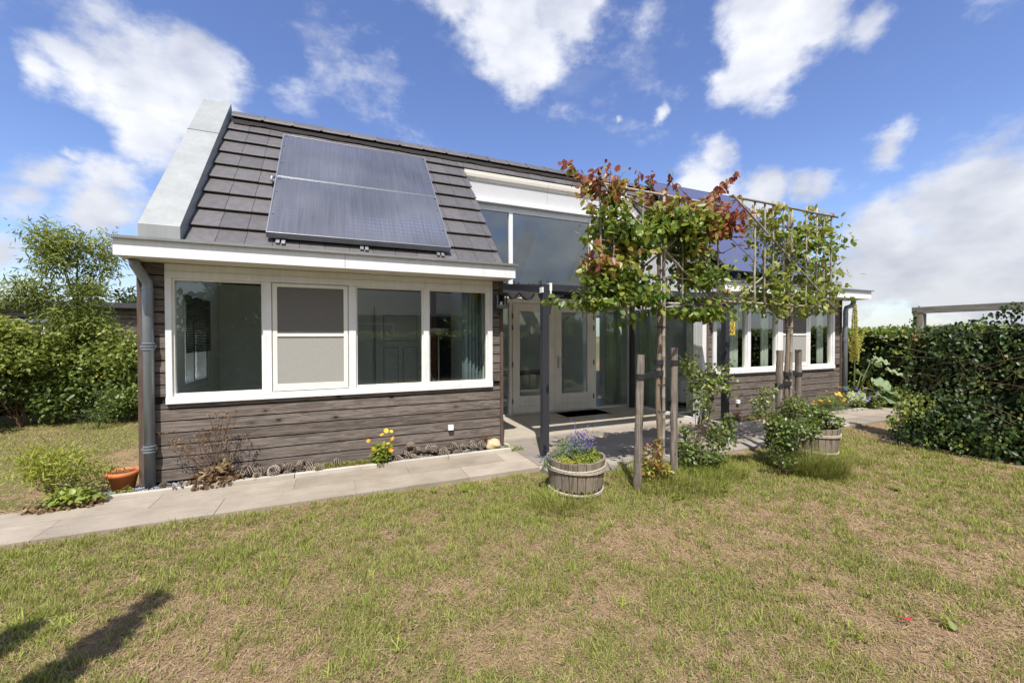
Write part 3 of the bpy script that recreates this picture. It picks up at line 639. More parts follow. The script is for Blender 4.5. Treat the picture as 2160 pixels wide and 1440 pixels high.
def eaves(x0, x1, split):
    f = MB(); yo = -.435
    for a, b in ((x0, split - .002), (split + .002, x1)): f.box(a, b, yo, yo + .028, ZS - .005, 2.555)
    f.box(x0, x0 + .028, yo + .03, .3, ZS - .005, 2.555); f.box(x1 - .028, x1, yo + .03, .3, ZS - .005, 2.555)
    fa = obj('fascia', f, mt['white'], house, bevel=.002)
    l = MB(); l.box(x0 - .035, x1 + .03, yo - .035, yo + .09, 2.562, 2.574); l.box(x0 - .035, x1 + .03, yo - .035, yo - .028, 2.548, 2.562)
    l.box(x0 - .03, x0 + .04, yo + .091, .28, 2.562, 2.574); l.box(x1 - .04, x1 + .028, yo + .091, .28, 2.562, 2.574)
    obj('drip_edge', l, mt['metal_lip'], fa)
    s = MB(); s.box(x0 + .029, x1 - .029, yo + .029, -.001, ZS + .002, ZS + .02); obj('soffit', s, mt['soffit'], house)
eaves(-.035, 4.165, 2.02); eaves(XI - .03, L + .04 + .27, 10.3)
def downpipe(x, y, bx, z_el):
    m = MB(); r = .047
    pts = [(bx, y - .10, ZS), (bx, y - .09, ZS - .05), (x, y, z_el), (x, y, z_el - .06), (x, y, -.03)]
    if abs(bx - x) > .1: pts = [(bx, y - .05, ZS), (bx - .01, y - .05, ZS - .07), (bx - .06, y - .04, ZS - .13), (x + .03, y, z_el + .08), (x, y, z_el), (x, y, -.03)]
    m.tube(pts, r, 16); p = obj('downpipe', m, mt['pipe'], house, smooth=True)
    for zz in (1.50, .42):
        b = MB()
        for dz in (-.03, .0, .03): b.lathe([(r + .001, -.009), (r + .010, -.005), (r + .010, .005), (r + .001, .009)], (x, y, zz + dz), 20)
        b.box(x - r - .02, x - r + .004, y - .012, y + .012, zz - .012, zz + .012); b.box(x + r, x + r + .014, y - .006, y + .03, zz - .016, zz + .016)
        obj('pipe_bracket', b, mt['pipe'], p, smooth=False)
    c = MB(); c.lathe([(r + .001, -.012), (r + .004, -.012), (r + .004, .012), (r + .001, .012)], (x, y, z_el - .07), 18); obj('pipe_joint', c, mt['pipe'], p)
downpipe(.105, -.082, .035, 2.17); downpipe(L + .05, -.082, L + .25, 2.14)

def middle():
    Y = 1.98
    # dormer band of high glazing
    f = MB(); zb, zt = 2.62, 4.045
    f.box(XR + .001, XI, Y - .03, Y + .06, zt, 4.16); f.box(XR + .001, XI, Y - .03, Y + .06, 2.50, zb)
    mull = (5.10, 6.985)
    xs = [XR + .005]
    for x in mull: f.box(x - .035, x + .045, Y - .045, Y + .06, zb + .0005, zt - .0005)
    d = obj('dormer_window', f, mt['white'], house, bevel=.003)
    sp = [(XR + .01, mull[0] - .035), (mull[0] + .045, mull[1] - .035), (mull[1] + .045, XI - .02)]
    for a, b in sp: g = MB(); g.box(a, b, Y, Y + .006, zb, zt); obj('pane', g, mt['glass_up'], d)
    s = MB(); s.box(XR + .03, XI - .01, Y - .13, Y + .06, 4.165, 4.25); obj('sill_band', s, mt['white'], d, bevel=.004)
    pnl = MB()
    for a, b in ((XR + .02, 5.95), (5.955, XI - .005)): pnl.box(a, b, Y + .02, Y + .06, 4.255, 4.60)
    obj('dormer_panel', pnl, mt['grey_panel'], house)
    cor = MB()   # cove under the tiles
    pts = [(Y + .065, 4.60), (Y + .019, 4.60), (Y - .005, 4.612), (Y - .03, 4.65), (Y - .035, 4.70), (Y - .03, 4.765), (Y + .065, 4.77)]
    for a, b in ((XR + .02, 5.95), (5.955, XI - .07)): cor.prism(pts, 'x', a, b)
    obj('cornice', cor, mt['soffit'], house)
    # cheek of the right wing
    c = MB(); c.prism([(.18, 2.42), (.18, 2.58), (2.05, 4.62), (2.05, 2.42)], 'x', XI - .02, XI + .1); obj('roof_cheek', c, mt['white'], house)
    c = MB(); c.prism([(.18, 2.42), (.18, 2.58), (2.05, 4.62), (2.05, 2.42)], 'x', XR - .1, XR - .003); obj('roof_cheek', c, mt['white'], house)
    # ground floor glazing
    fr = MB(); y0, y1 = Y - .05, Y + .04
    zh = 2.26
    fr.box(XR + .001, 8.10, y0, y1, zh, 2.345); fr.box(XR + .001, 8.10, y0 - .01, y1, -.04, .035)
    fr.box(XR + .001, 8.10, y0 + .01, y1, 2.35, 2.495)
    for x0, x1 in ((5.062, 5.125), (7.05, 7.118), (8.02, 8.098)): fr.box(x0, x1, y0 + .002, y1, .036, zh - .001)
    df = obj('door_frame', fr, mt['cream'], house, bevel=.003)
    for a, b in ((XR + .001, 5.062), (7.118, 8.02)): g = MB(); g.box(a, b, Y - .003, Y + .003, .036, zh); obj('pane', g, mt['glass'], df)
    th = MB(); th.box(XR + .001, 8.07, y0 - .045, y0 - .011, -.04, .02); obj('threshold', th, mt['kerb'], df)
    for (x0, x1, side) in ((5.13, 6.085, -1), (6.09, 7.045, 1)):
        m = MB(); w = .155; a0, a1 = y0 - .012, y0 + .045; zt_ = 2.25; z0 = .045
        m.box(x0, x0 + w, a0, a1, z0, zt_); m.box(x1 - w, x1, a0, a1, z0, zt_)
        m.box(x0 + w, x1 - w, a0, a1, 2.10, zt_); m.box(x0 + w, x1 - w, a0, a1, z0, z0 + .135)
        zz = z0 + .135
        for k in range(2): m.box(x0 + w, x1 - w, a0 + .010, a1, zz, zz + .013); m.box(x0 + w, x1 - w, a0, a1, zz + .013, zz + .105); zz += .105
        dr = obj('door', m, mt['cream'], house, bevel=.003)
        g = MB(); g.box(x0 + w, x1 - w, a0 + .03, a0 + .036, zz, 2.10); obj('pane', g, mt['glass'], dr)
        hx = x0 - .004 if side < 0 else x1 - .004
        for z in (.25, .98, 1.72, 1.95): h = MB(); h.box(hx - .008, hx + .012, a0 - .012, a0 - .0005, z, z + .10); obj('hinge', h, mt['anthracite'], dr)
        if side > 0:
            k = MB(); k.box(x0 + .055, x0 + .092, a0 - .010, a0 - .0005, .93, 1.19); k.tube([(x0 + .073, a0 - .01, 1.10), (x0 + .073, a0 - .055, 1.10), (x0 + .09, a0 - .06, 1.10), (x0 + .20, a0 - .06, 1.10)], .010, 8)
            obj('handle', k, mt['steel'], dr)
    # side glazing of the right wing
    X = 8.10; sf = MB()
    sf.box(X - .03, X + .05, .17, y0 - .002, -.04, .06); sf.box(X - .03, X + .05, .17, y0 - .002, 2.17, 2.41)
    sf.box(X - .03, X + .05, .10, .17, -.04, 2.41); sf.box(X - .03, X + .05, 1.88, y0 - .002, .061, 2.169)
    sw = obj('side_window', sf, mt['white'], house, bevel=.003)
    g = MB(); g.box(X + .004, X + .010, .171, .945, .061, 2.169); obj('pane', g, mt['glass'], sw)
    g = MB(); g.box(X + .004, X + .010, .955, 1.879, .061, 2.169); obj('pane', g, mt['glass'], sw)
    g = MB(); g.box(X - .008, X + .028, .945, .955, .061, 2.169); obj('glazing_bead', g, mt['curtain_g'], sw)
    w = MB(); w.box(X - .028, XI + .002, -.035, .098, -.04, 2.385); obj('end_panel', w, mt['white'], house)
middle()
def interior():
    m = MB(); z = 0.02
    m.box(.2, L - .2, .22, 4.6, -.02, z); obj('interior_floor', m, mt['ifloor'], house)
    m = MB(); m.box(XR, XI, 2.05, 3.1, 2.46, 2.50); obj('interior_ceiling', m, mt['inner'], house)
    m = MB(); m.box(.201, .215, .23, .62, .02, 2.42); m.box(.201, .215, 1.62, 2.2, .02, 2.42); m.box(.201, .215, .62, 1.62, .02, .95); m.box(.201, .215, .62, 1.62, 2.12, 2.42); obj('interior_wall', m, mt['inner'], house)
    for bx_ in ((.22, XR - .2, 2.15, 2.25, .02, 2.42), (XR - .215, XR - .201, .23, 2.14, .02, 2.42), (XI, L - .2, 3.2, 3.3, .02, 2.42), (XI + 3.0, XI + 3.1, 2.0, 3.199, .02, 2.42), (XR, XI, 4.3, 4.4, .02, 2.46)):
        m = MB(); m.box(*bx_); obj('interior_wall', m, mt['inner'], house)
    m = MB(); m.box(7.25, 8.1, 3.9, 3.95, .02, 2.4)
    obj('interior_wall', m, mt['inner'], house)
    gr_ = simple('door_groove_shade', (.30, .30, .28), .6)
    dr = MB(); x0, x1 = 2.55, 3.42; y = 2.15
    dr.box(x0, x1, y - .035, y - .001, .02, 2.12)
    for a, b, c, d in ((x0 + .14, x1 - .14, 1.52, 1.98), (x0 + .14, x0 + .39, .25, 1.40), (x0 + .48, x1 - .14, .25, 1.40)):
        dr.box(a - .015, a, y - .045, y - .0351, c, d); dr.box(b, b + .015, y - .045, y - .0351, c, d); dr.box(a, b, y - .045, y - .0351, c - .015, c); dr.box(a, b, y - .045, y - .0351, d, d + .015)
    di = obj('interior_door', dr, mt['idoor'], house); gv = MB()
    for a, b, c, d in ((x0 + .14, x1 - .14, 1.52, 1.98), (x0 + .14, x0 + .39, .25, 1.40), (x0 + .48, x1 - .14, .25, 1.40)):
        for q in ((a - .004, a + .004, c, d), (b - .004, b + .004, c, d), (a + .0041, b - .0041, c - .004, c + .004), (a + .0041, b - .0041, d - .004, d + .004)): gv.box(q[0], q[1], y - .049, y - .0455, q[2], q[3])
    for q in (x0 - .012, x1 + .004, 2.128): gv.box(q, q + .008, y - .049, y - .0005, .02, 2.13)
    obj('groove_shade', gv, gr_, di)  # thin grey strips paint the shade lines of the panel relief
    k = MB(); k.lathe([(0, -.02), (.02, -.01), (.02, .01), (0, .02)], (0, 0, 0), 10)
    obj('door_knob', k, mt['anthracite'], di, loc=(x1 - .07, y - .07, 1.02))
    cb = MB()
    for a, b in ((1.75, 2.13), (2.135, 2.50)): cb.box(a, b, y - .03, y - .001, .02, 2.12)
    obj('cupboard_door', cb, mt['idoor'], house)
    nv = MB(); nv.box(3.45, 3.93, y - .04, y - .001, .02, 2.02); obj('blue_panel', nv, mt['navy'], house)
    bp = MB(); bp.box(3.44, 3.52, 1.55, 1.66, .02, 2.42); obj('wooden_post', bp, mt['copper'], house)
    # side window in the end wall of the left wing
    s = MB(); s.box(.02, .2, .62, .68, .95, 2.12); s.box(.02, .2, 1.56, 1.62, .95, 2.12); s.box(.02, .2, .68, 1.56, .95, 1.02); s.box(.02, .2, .68, 1.56, 2.06, 2.12); s.box(.04, .18, 1.08, 1.14, 1.02, 2.06)
    sw = obj('side_window', s, mt['white'], house); g = MB(); g.box(.09, .094, .68, 1.08, 1.02, 2.06); g.box(.09, .094, 1.14, 1.56, 1.02, 2.06); obj('pane', g, mt['glass'], sw)
    return
interior()
def curtain(x0, y0, x1, y1, z0, z1, mat, label, waves=9, amp=.035):
    m = MB(); n = waves * 8; d = Vector((x1 - x0, y1 - y0, 0)); nn = Vector((-d.y, d.x, 0)).normalized(); vs = []
    for zz in (z1, (z0 + z1) / 2, z0):
        for i in range(n + 1):
            t = i / n; p = Vector((x0, y0, 0)) + d * t + nn * (amp * math.sin(t * waves * 2 * PI) + .01 * math.sin(t * 31)); vs.append((p.x - x0, p.y - y0, zz - z0))
    k = n + 1; m.add(vs, [(j*k+i, j*k+i+1, (j+1)*k+i+1, (j+1)*k+i) for j in range(2) for i in range(n)])
    o = obj('curtain', m, mat, smooth=True, loc=(x0, y0, z0)); o.modifiers.new('thick', 'SOLIDIFY').thickness = .003
    return tag(o, label, 'curtain')
curtain(3.60, .18, 3.90, .30, .1, 2.3, mt['curtain_b'], 'teal curtain gathered behind the narrowest pane of the left wing', 5)
curtain(7.52, 2.16, 7.96, 2.16, .05, 2.3, mt['curtain_g'], 'green curtain hanging behind the fixed pane right of the french doors', 6, .03)
curtain(8.24, 1.18, 8.24, 1.88, .05, 2.2, mt['curtain_g'], 'green curtain behind the rear pane of the side glazing, beside the rear pergola post', 7, .03)
curtain(8.26, .22, 8.26, .52, .05, 2.2, mt['curtain'], 'pale curtain at the front edge of the side glazing', 4, .03)
for i, (a, b) in enumerate(((9.02, 9.22), (9.92, 10.11), (11.76, 11.94), (11.22, 11.34))):
    curtain(a, .16, b, .16, .2, 2.3, mt['curtain'], ('pale curtain behind the first right-wing window from the doors', 'pale curtain behind the second right-wing window from the doors', 'pale curtain at the corner end of the last right-wing window', 'pale curtain on the side of the last right-wing window nearest the screened one')[i], 3, .02)
def indoor_things():
    b = MB()
    for i in range(34): b.box(0, .018, 0, .98, i * .021, i * .021 + .017)
    tag(obj('venetian_blind', b, mt['blind'], loc=(.225, .63, 1.40)), 'dark slatted blind half lowered over the side window of the left wing', 'blind')
    t = thing('floor_lamp', 'uplighter floor lamp with a small reading lamp, behind the narrowest pane of the left wing', 'lamp', (3.42, .95, .02))
    m = MB(); m.tube([(0, 0, 0), (0, 0, 1.62)], .012, 8); obj('pole', m, mt['lampm'], t, smooth=True)
    m = MB(); m.lathe([(0, .0), (.14, .0), (.14, .02), (.02, .03)], (0, 0, 0)); obj('base', m, mt['lampm'], t)
    m = MB(); m.lathe([(.02, 1.60), (.10, 1.64), (.17, 1.70), (.165, 1.705), (.09, 1.655), (.0, 1.63)], (0, 0, 0)); obj('lamp_shade', m, mt['lampm'], t, smooth=True)
    m = MB(); m.tube([(0, 0, .62), (-.03, 0, .80), (-.12, 0, .95), (-.17, 0, 1.08), (-.19, 0, 1.18)], .007, 6); obj('gooseneck', m, mt['lampm'], t, smooth=True)
    m = MB(); m.tube([(-.19, 0.02, 1.19), (-.20, -.03, 1.20), (-.21, -.08, 1.20)], [.02, .045, .065], 12); obj('reading_head', m, mt['steel'], t, smooth=True)
    p = thing('picture', 'small black-framed picture on the back wall seen through the left-hand window', 'picture', (1.18, 2.13, 1.15))
    m = MB(); m.box(-.10, .10, -.02, .0, 0, .42); obj('frame', m, mt['gap'], p); m = MB(); m.box(-.07, .07, -.024, -.0205, .035, .385); obj('print', m, mt['inner'], p)
    t = thing('dining_table', 'dark table indoors behind the glazed doors', 'table', (5.9, 3.1, .02))
    m = MB(); m.box(-.8, .8, -.4, .4, .71, .75); obj('table_top', m, mt['navy'], t)
    for x in (-.74, .74):
        for y in (-.34, .34): m = MB(); m.box(x - .03, x + .03, y - .03, y + .03, 0, .71); obj('leg', m, mt['white'], t)
    c = thing('sideboard', 'white low sideboard inside the right wing seen through its side glazing', 'cabinet', (9.3, 1.4, .02))
    m = MB(); m.box(-.5, .5, -.25, .25, .12, .62); obj('body', m, mt['white'], c, bevel=.004)
    m = MB()
    for z in (.14, .30, .46): m.box(-.52, -.501, -.23, .23, z, z + .145)
    obj('drawer', m, mt['white'], c)
    m = MB(); m.box(-.45, .45, -.2, .2, 0, .12); obj('plinth', m, mt['gap'], c)
indoor_things()

# ================================================================== things fixed to the house
def solar():
    t = thing('solar_collector', 'pair of flat thermal collectors with hammered bluish glass on the left wing roof', 'solar panel', SP(1.16, .2, 0))
    o = Vector(SP(1.16, .2, 0))
    def Q(x, s, n): return tuple(Vector(SP(1.16 + x, .2 + s, n)) - o)
    def slab(m, x0, x1, s0, s1, n0, n1):
        m.add([Q(x0,s0,n0), Q(x1,s0,n0), Q(x1,s1,n0), Q(x0,s1,n0), Q(x0,s0,n1), Q(x1,s0,n1), Q(x1,s1,n1), Q(x0,s1,n1)], [(0,3,2,1),(4,5,6,7),(0,1,5,4),(1,2,6,5),(2,3,7,6),(3,0,4,7)])
    Wd = 2.24
    for s0, s1 in ((.06, 1.40), (1.41, 2.75)):
        m = MB(); e = .014
        slab(m, 0, e, s0, s1, .07, .152); slab(m, Wd - e, Wd, s0, s1, .07, .152); slab(m, e, Wd - e, s0, s0 + e, .07, .152); slab(m, e, Wd - e, s1 - e, s1, .07, .152); slab(m, e, Wd - e, s0 + e, s1 - e, .07, .10)
        fr = obj('frame', m, mt['alu'], t, bevel=.002)
        g = MB(); slab(g, e, Wd - e, s0 + e, s1 - e, .101, .147); obj('cover_glass', g, mt['collector'], fr)
        for x in (.03, Wd - .055):
            for s in (s1 - .06, s1 - .4, s0 + .4): b = MB(); w_ = .04 if s > s1 - .1 else .018; slab(b, x, x + w_, s, s + w_, .1525, .160); obj('screw_head', b, mt['steel'], fr)
    for x in (.1, 1.05, 2.05): m = MB(); slab(m, x, x + .04, -.02, 2.7, .045, .068); slab(m, x + .06, x + .10, -.03, .05, .05, .069); obj('bracket', m, mt['alu'], t)
    m = MB(); m.tube([Q(-.03, 1.36, .07), Q(-.06, 1.36, .10), Q(-.05, 1.42, .12), Q(-.01, 1.44, .11)], .018, 8); obj('pipe_fitting', m, mt['steel'], t, smooth=True)
    t = thing('photovoltaic_array', 'tall dark blue photovoltaic array raised above the tiles of the right wing', 'solar panel', SP(8.75, .1, 0)); o = Vector(SP(8.75, .1, 0))
    def Q(x, s, n): return tuple(Vector(SP(8.75 + x, .1 + s, n)) - o)
    for i in range(3):
        for j in range(2):
            x0, x1, s0, s1 = i * 1.03, i * 1.03 + 1.02, .08 + j * 1.70, .08 + j * 1.70 + 1.69
            m = MB(); e = .018; slab(m, x0, x0 + e, s0, s1, .19, .235); slab(m, x1 - e, x1, s0, s1, .19, .235); slab(m, x0 + e, x1 - e, s0, s0 + e, .19, .235); slab(m, x0 + e, x1 - e, s1 - e, s1, .19, .235)
            p = obj('frame', m, mt['lead'], t); g = MB(); slab(g, x0 + e, x1 - e, s0 + e, s1 - e, .20, .232); obj('cells', g, mt['pv'], p)
    for x in (.25, 1.5, 2.8): m = MB(); slab(m, x, x + .04, 0, 3.45, .05, .188); obj('rail', m, mt['lead'], t)
    m = MB(); slab(m, -.02, 3.1, -.1, .12, .05, .09); obj('rail', m, mt['gap'], t)
solar()
def lantern(x, label):
    t = thing('wall_lantern', label, 'lamp', (x, -.045, 1.99), group=None)
    m = MB(); a = .062
    m.box(-.05, .05, .0, .02, .02, .20); m.box(-a, a, -.155, -.03, 0, .008)
    for sx in (-1, 1):
        for yy in (-.155, -.044): m.box(sx * a - .008, sx * a + .008, yy, yy + .014, .0081, .19)
    m.box(-a - .012, a + .012, -.168, -.018, .19, .203); m.box(-.02, .02, -.03, .0, .15, .18)
    m.prism([(-a - .005, .2031), (a + .005, .2031), (.02, .225), (-.02, .225)], 'y', -.15, -.03)
    obj('lantern_frame', m, mt['anthracite'], t)
    g = MB(); g.box(-a - .001, -a + .001, -.140, -.045, .012, .187); g.box(a - .001, a + .001, -.140, -.045, .012, .187); obj('glass', g, mt['glass'], t)
    b = MB(); b.lathe([(0, .10), (.016, .095), (.016, .07), (.02, .055), (.02, .03), (.0, .008)], (0, -.095, .0), 10); obj('bulb', b, mt['plastic'], t, smooth=True)
    r = MB(); r.box(-a, a, -.159, -.1551, .0, .05); r.box(-a + .010, a - .010, -.1591, -.1550, .012, .05); obj('glass_rim', r, mt['steel'], t)
lantern(4.072, 'dark box lantern on the timber corner beside the french doors')
lantern(8.265, 'dark box lantern on the narrow timber strip left of the right-wing windows')
def socket(x, z, label):
    m = MB(); m.box(-.035, .035, -.038, 0, -.035, .035); m.box(-.036, .036, -.043, -.0382, -.034, .036)
    tag(obj('wall_socket', m, mt['plastic'], loc=(x, -.025, z), bevel=.003), label, 'socket', 'outdoor wall sockets')
socket(3.357, .344, 'small white outdoor socket low on the left wing cladding above the pine cones')
socket(8.992, .334, 'small white outdoor socket low on the right wing cladding')
def pergola():
    t = thing('pergola', 'anthracite metal pergola with a slack black shade cloth over the terrace', 'pergola', (4.46, -.72, 0))
    ox, oy = 4.46, -.72
    def post(x, y, h, br):
        m = MB(); m.box(x - ox - .045, x - ox + .045, y - oy - .045, y - oy + .045, .008, h); p = obj('post', m, mt['anthracite'], t, bevel=.003)
        f = MB(); f.box(x - ox - .08, x - ox + .08, y - oy - .08, y - oy + .08, .0, .0078); obj('foot_plate', f, mt['alu'], p)
        if br:
            for sx in ((-1, 1) if br == 2 else (br,)):
                q = MB(); pts = []
                for k in range(7):
                    a = k / 6 * PI / 2; pts.append(Vector((x - ox + sx * (.045 + .24 * (1 - math.cos(a)) ), 0, h - .30 + .28 * math.sin(a))))
                for i in range(6): q.bar(pts[i], pts[i + 1], .07, .035, (0, 1, 0))
                obj('brace', q, mt['anthracite'], t)
    post(4.46, -.72, 2.19, 1); post(7.82, -.72, 2.19, 2); post(7.90, 1.70, 2.5, 0)
    b = MB(); b.box(-.05, 3.41, -.045, .045, 2.192, 2.285); obj('beam', b, mt['anthracite'], t, bevel=.003)
    for x in (0, 3.36):
        b = MB(); b.bar((x, .046, 2.24), (x, 2.62, 2.565), .09, .09); obj('beam', b, mt['anthracite'], t, bevel=.003)
    b = MB(); b.box(.046, 3.31, 2.60, 2.66, 2.50, 2.57); obj('beam', b, mt['anthracite'], t)
    # bright clips at the left post
    c = MB(); c.box(-.062, -.046, -.06, .02, 2.17, 2.24); c.box(.050, .085, -.052, .03, 2.20, 2.30); c.box(.055, .075, -.058, -.046, 2.13, 2.2); obj('clip', c, mt['plastic'], t)
    # tension wires and the cloth that hangs from them
    w = MB()
    for x in (.35, 1.7, 3.05): w.bar((x, .0, 2.235), (x, 2.6, 2.55), .006, .006)
    obj('wire', w, mt['steel'], t)
    for (ya, yb) in ((.03, .30), (.42, 2.60)):
        n = max(6, int((yb - ya) * 24)); k = 26; vs = []
        for i in range(n + 1):
            y = ya + (yb - ya) * i / n; zb = 2.19 + (y / 2.62) * .315
            for j in range(k + 1):
                x = .05 + 3.26 * j / k; seg = 4 * (yb - ya) / 2.2
                sag = .12 * abs(math.sin(PI * (y - ya) / (yb - ya) * max(1, round(seg)))) * (.55 + .45 * math.cos(2 * PI * 3 * j / k + .6)) + .004 * math.sin(j * .9 + i * .7)
                vs.append((x, y, zb - .03 - abs(sag)))
        q = k + 1; m = MB(); m.add(vs, [(i*q+j, i*q+j+1, (i+1)*q+j+1, (i+1)*q+j) for i in range(n) for j in range(k)])
        c = obj('shade_cloth', m, mt['fabric'], t, smooth=True); c.modifiers.new('thick', 'SOLIDIFY').thickness = .003
    # gathered folds hanging at the front beam
    m = MB(); k = 60; vs = []
    for r_, (yo, zo) in enumerate(((.05, 2.20), (.09, 2.15), (.06, 2.10))):
        for j in range(k + 1):
            x = .06 + 3.24 * j / k; d = abs(math.sin(PI * j / k * 2 + .4)); vs.append((x, yo + .012 * math.sin(j * .45), zo + (.0 if r_ == 0 else (.03 if r_ == 1 else .05) * (1 - d))))
    q = k + 1; m.add(vs, [(i*q+j, i*q+j+1, (i+1)*q+j+1, (i+1)*q+j) for i in range(2) for j in range(k)])
    c = obj('shade_cloth', m, mt['fabric'], t, smooth=True); c.modifiers.new('thick', 'SOLIDIFY').thickness = .003
pergola()
def small_stuff():
    t = thing('door_mat', 'black bristle door mat in a light metal rim in front of the french doors', 'door mat', (6.55, 1.58, .002))
    m = MB(); m.box(-.52, .52, -.26, .26, 0, .018); obj('bristles', m, mt['mat'], t); m = MB(); m.box(-.54, .54, -.30, -.2605, 0, .012); obj('rim', m, mt['alu'], t)
    t = thing('hanging_lantern', 'yellow openwork metal lantern hanging from the pergola by the right-wing windows', 'lantern', (8.05, -.62, 1.62))
    m = MB(); r = .07
    for z in (0, .30): m.lathe([(r + .012, -.006), (r + .012, .006), (.0, .012)], (0, 0, z), 20)
    obj('lid', m, mt['yellow'], t)
    m = MB(); rr = random.Random(3)
    for i in range(16):
        a = 2 * PI * i / 16; pts = [(r * math.cos(a + .35 * math.sin(k * 1.3 + i)), r * math.sin(a + .35 * math.sin(k * 1.3 + i)), .01 + .28 * k / 7) for k in range(8)]; m.tube(pts, .0055, 5)
    for i in range(60):
        a = rr.uniform(0, 2 * PI); z = rr.uniform(.03, .27); s = rr.uniform(.012, .02)
        m.bar((r * math.cos(a), r * math.sin(a), z), (r * math.cos(a + .25), r * math.sin(a + .25), z + s), .012, .006)
    obj('cage', m, mt['yellow'], t)
    m = MB(); m.tube([(-.075, 0, .30), (-.07, 0, .37), (0, 0, .42), (.07, 0, .37), (.075, 0, .30)], .004, 6); m.tube([(0, 0, .42), (0, 0, .56)], .002, 4); obj('handle', m, mt['yellow'], t)
    # terracotta pot
    t = thing('flower_pot', 'orange terracotta pot of withered roots by the left downpipe', 'pot', (-.135, -.02, -.01))
    m = MB(); m.lathe([(.0, .0), (.085, .0), (.118, .165), (.137, .168), (.140, .195), (.130, .215), (.122, .212), (.118, .17), (.0, .165)], (0, 0, 0), 32); obj('pot', m, mt['terracotta'], t, smooth=True)
    r = np.random.default_rng(31); m = MB()
    for i in range(70):
        a = r.uniform(0, 6.28); q = r.uniform(0, .1); p = Vector((q * math.cos(a), q * math.sin(a), .17)); e = p + Vector((r.normal() * .05, r.normal() * .05 - .02, .035 + .02 * r.random())); f = e + Vector((r.normal() * .04, -.01 + r.normal() * .03, -.03)); m.tube([p, e, f], [.0022, .002, .001], 4)
    obj('withered_roots', m, mt['leaf_dry'], t)
    # boulder and little dark pot with dry twigs
    me = bpy.data.meshes.new('boulder'); import bmesh
    bm = bmesh.new(); bmesh.ops.create_icosphere(bm, subdivisions=4, radius=1)
    for v in bm.verts:
        n = v.co.normalized(); s = 1 + .10 * math.sin(2.3 * n.x + 1) * math.cos(3.1 * n.y) + .05 * math.sin(5 * n.z + n.x * 4); v.co = Vector((n.x * .125 * s, n.y * .08 * s, n.z * .085 * s))
    bm.to_mesh(me); bm.free(); me.polygons.foreach_set('use_smooth', [True] * len(me.polygons))
    tag(obj('boulder', me, mt['stone'], loc=(3.93, -.15, .07)), 'smooth pale yellow boulder at the end of the bed, by the terrace corner', 'boulder')
    for (x, y, lab, h) in ((3.83, -.13, 'small dark pot of dry reddish twigs behind the pale boulder', .20), (8.72, -.22, 'small dark pot of dry twigs at the foot of the right wing', .22)):
        t = thing('twig_pot', lab, 'pot', (x, y, .0)); m = MB(); m.lathe([(0, 0), (.05, 0), (.065, .10), (.058, .10), (.05, .085), (0, .085)], (0, 0, 0), 18); obj('pot', m, mt['gap'], t, smooth=True)
        r = np.random.default_rng(int(x * 10)); m = MB()
        for i in range(80):
            a = r.uniform(0, 6.28); q = r.uniform(0, .045); b = Vector((q * math.cos(a), q * math.sin(a), .085)); e = b + Vector((math.cos(a) * r.uniform(0, .13), math.sin(a) * r.uniform(0, .10), r.uniform(.08, h - .04))); m.tube([b, b.lerp(e, .5) + Vector((0, 0, .015)), e], [.0022, .0018, .0008], 4)
        obj('twigs', m, mt['twig'], t)
    t = thing('garden_light', 'small steel solar spike light among the shrub at the left end of the path', 'light', (-.47, -.24, 0))
    m = MB(); m.tube([(0, 0, -.03), (0, 0, .14)], .008, 8); obj('stem', m, mt['steel'], t); m = MB(); m.lathe([(0, .14), (.028, .14), (.030, .18), (.04, .182), (.04, .19), (.0, .195)], (0, 0, 0), 20); obj('head', m, mt['steel'], t, smooth=True)
small_stuff()
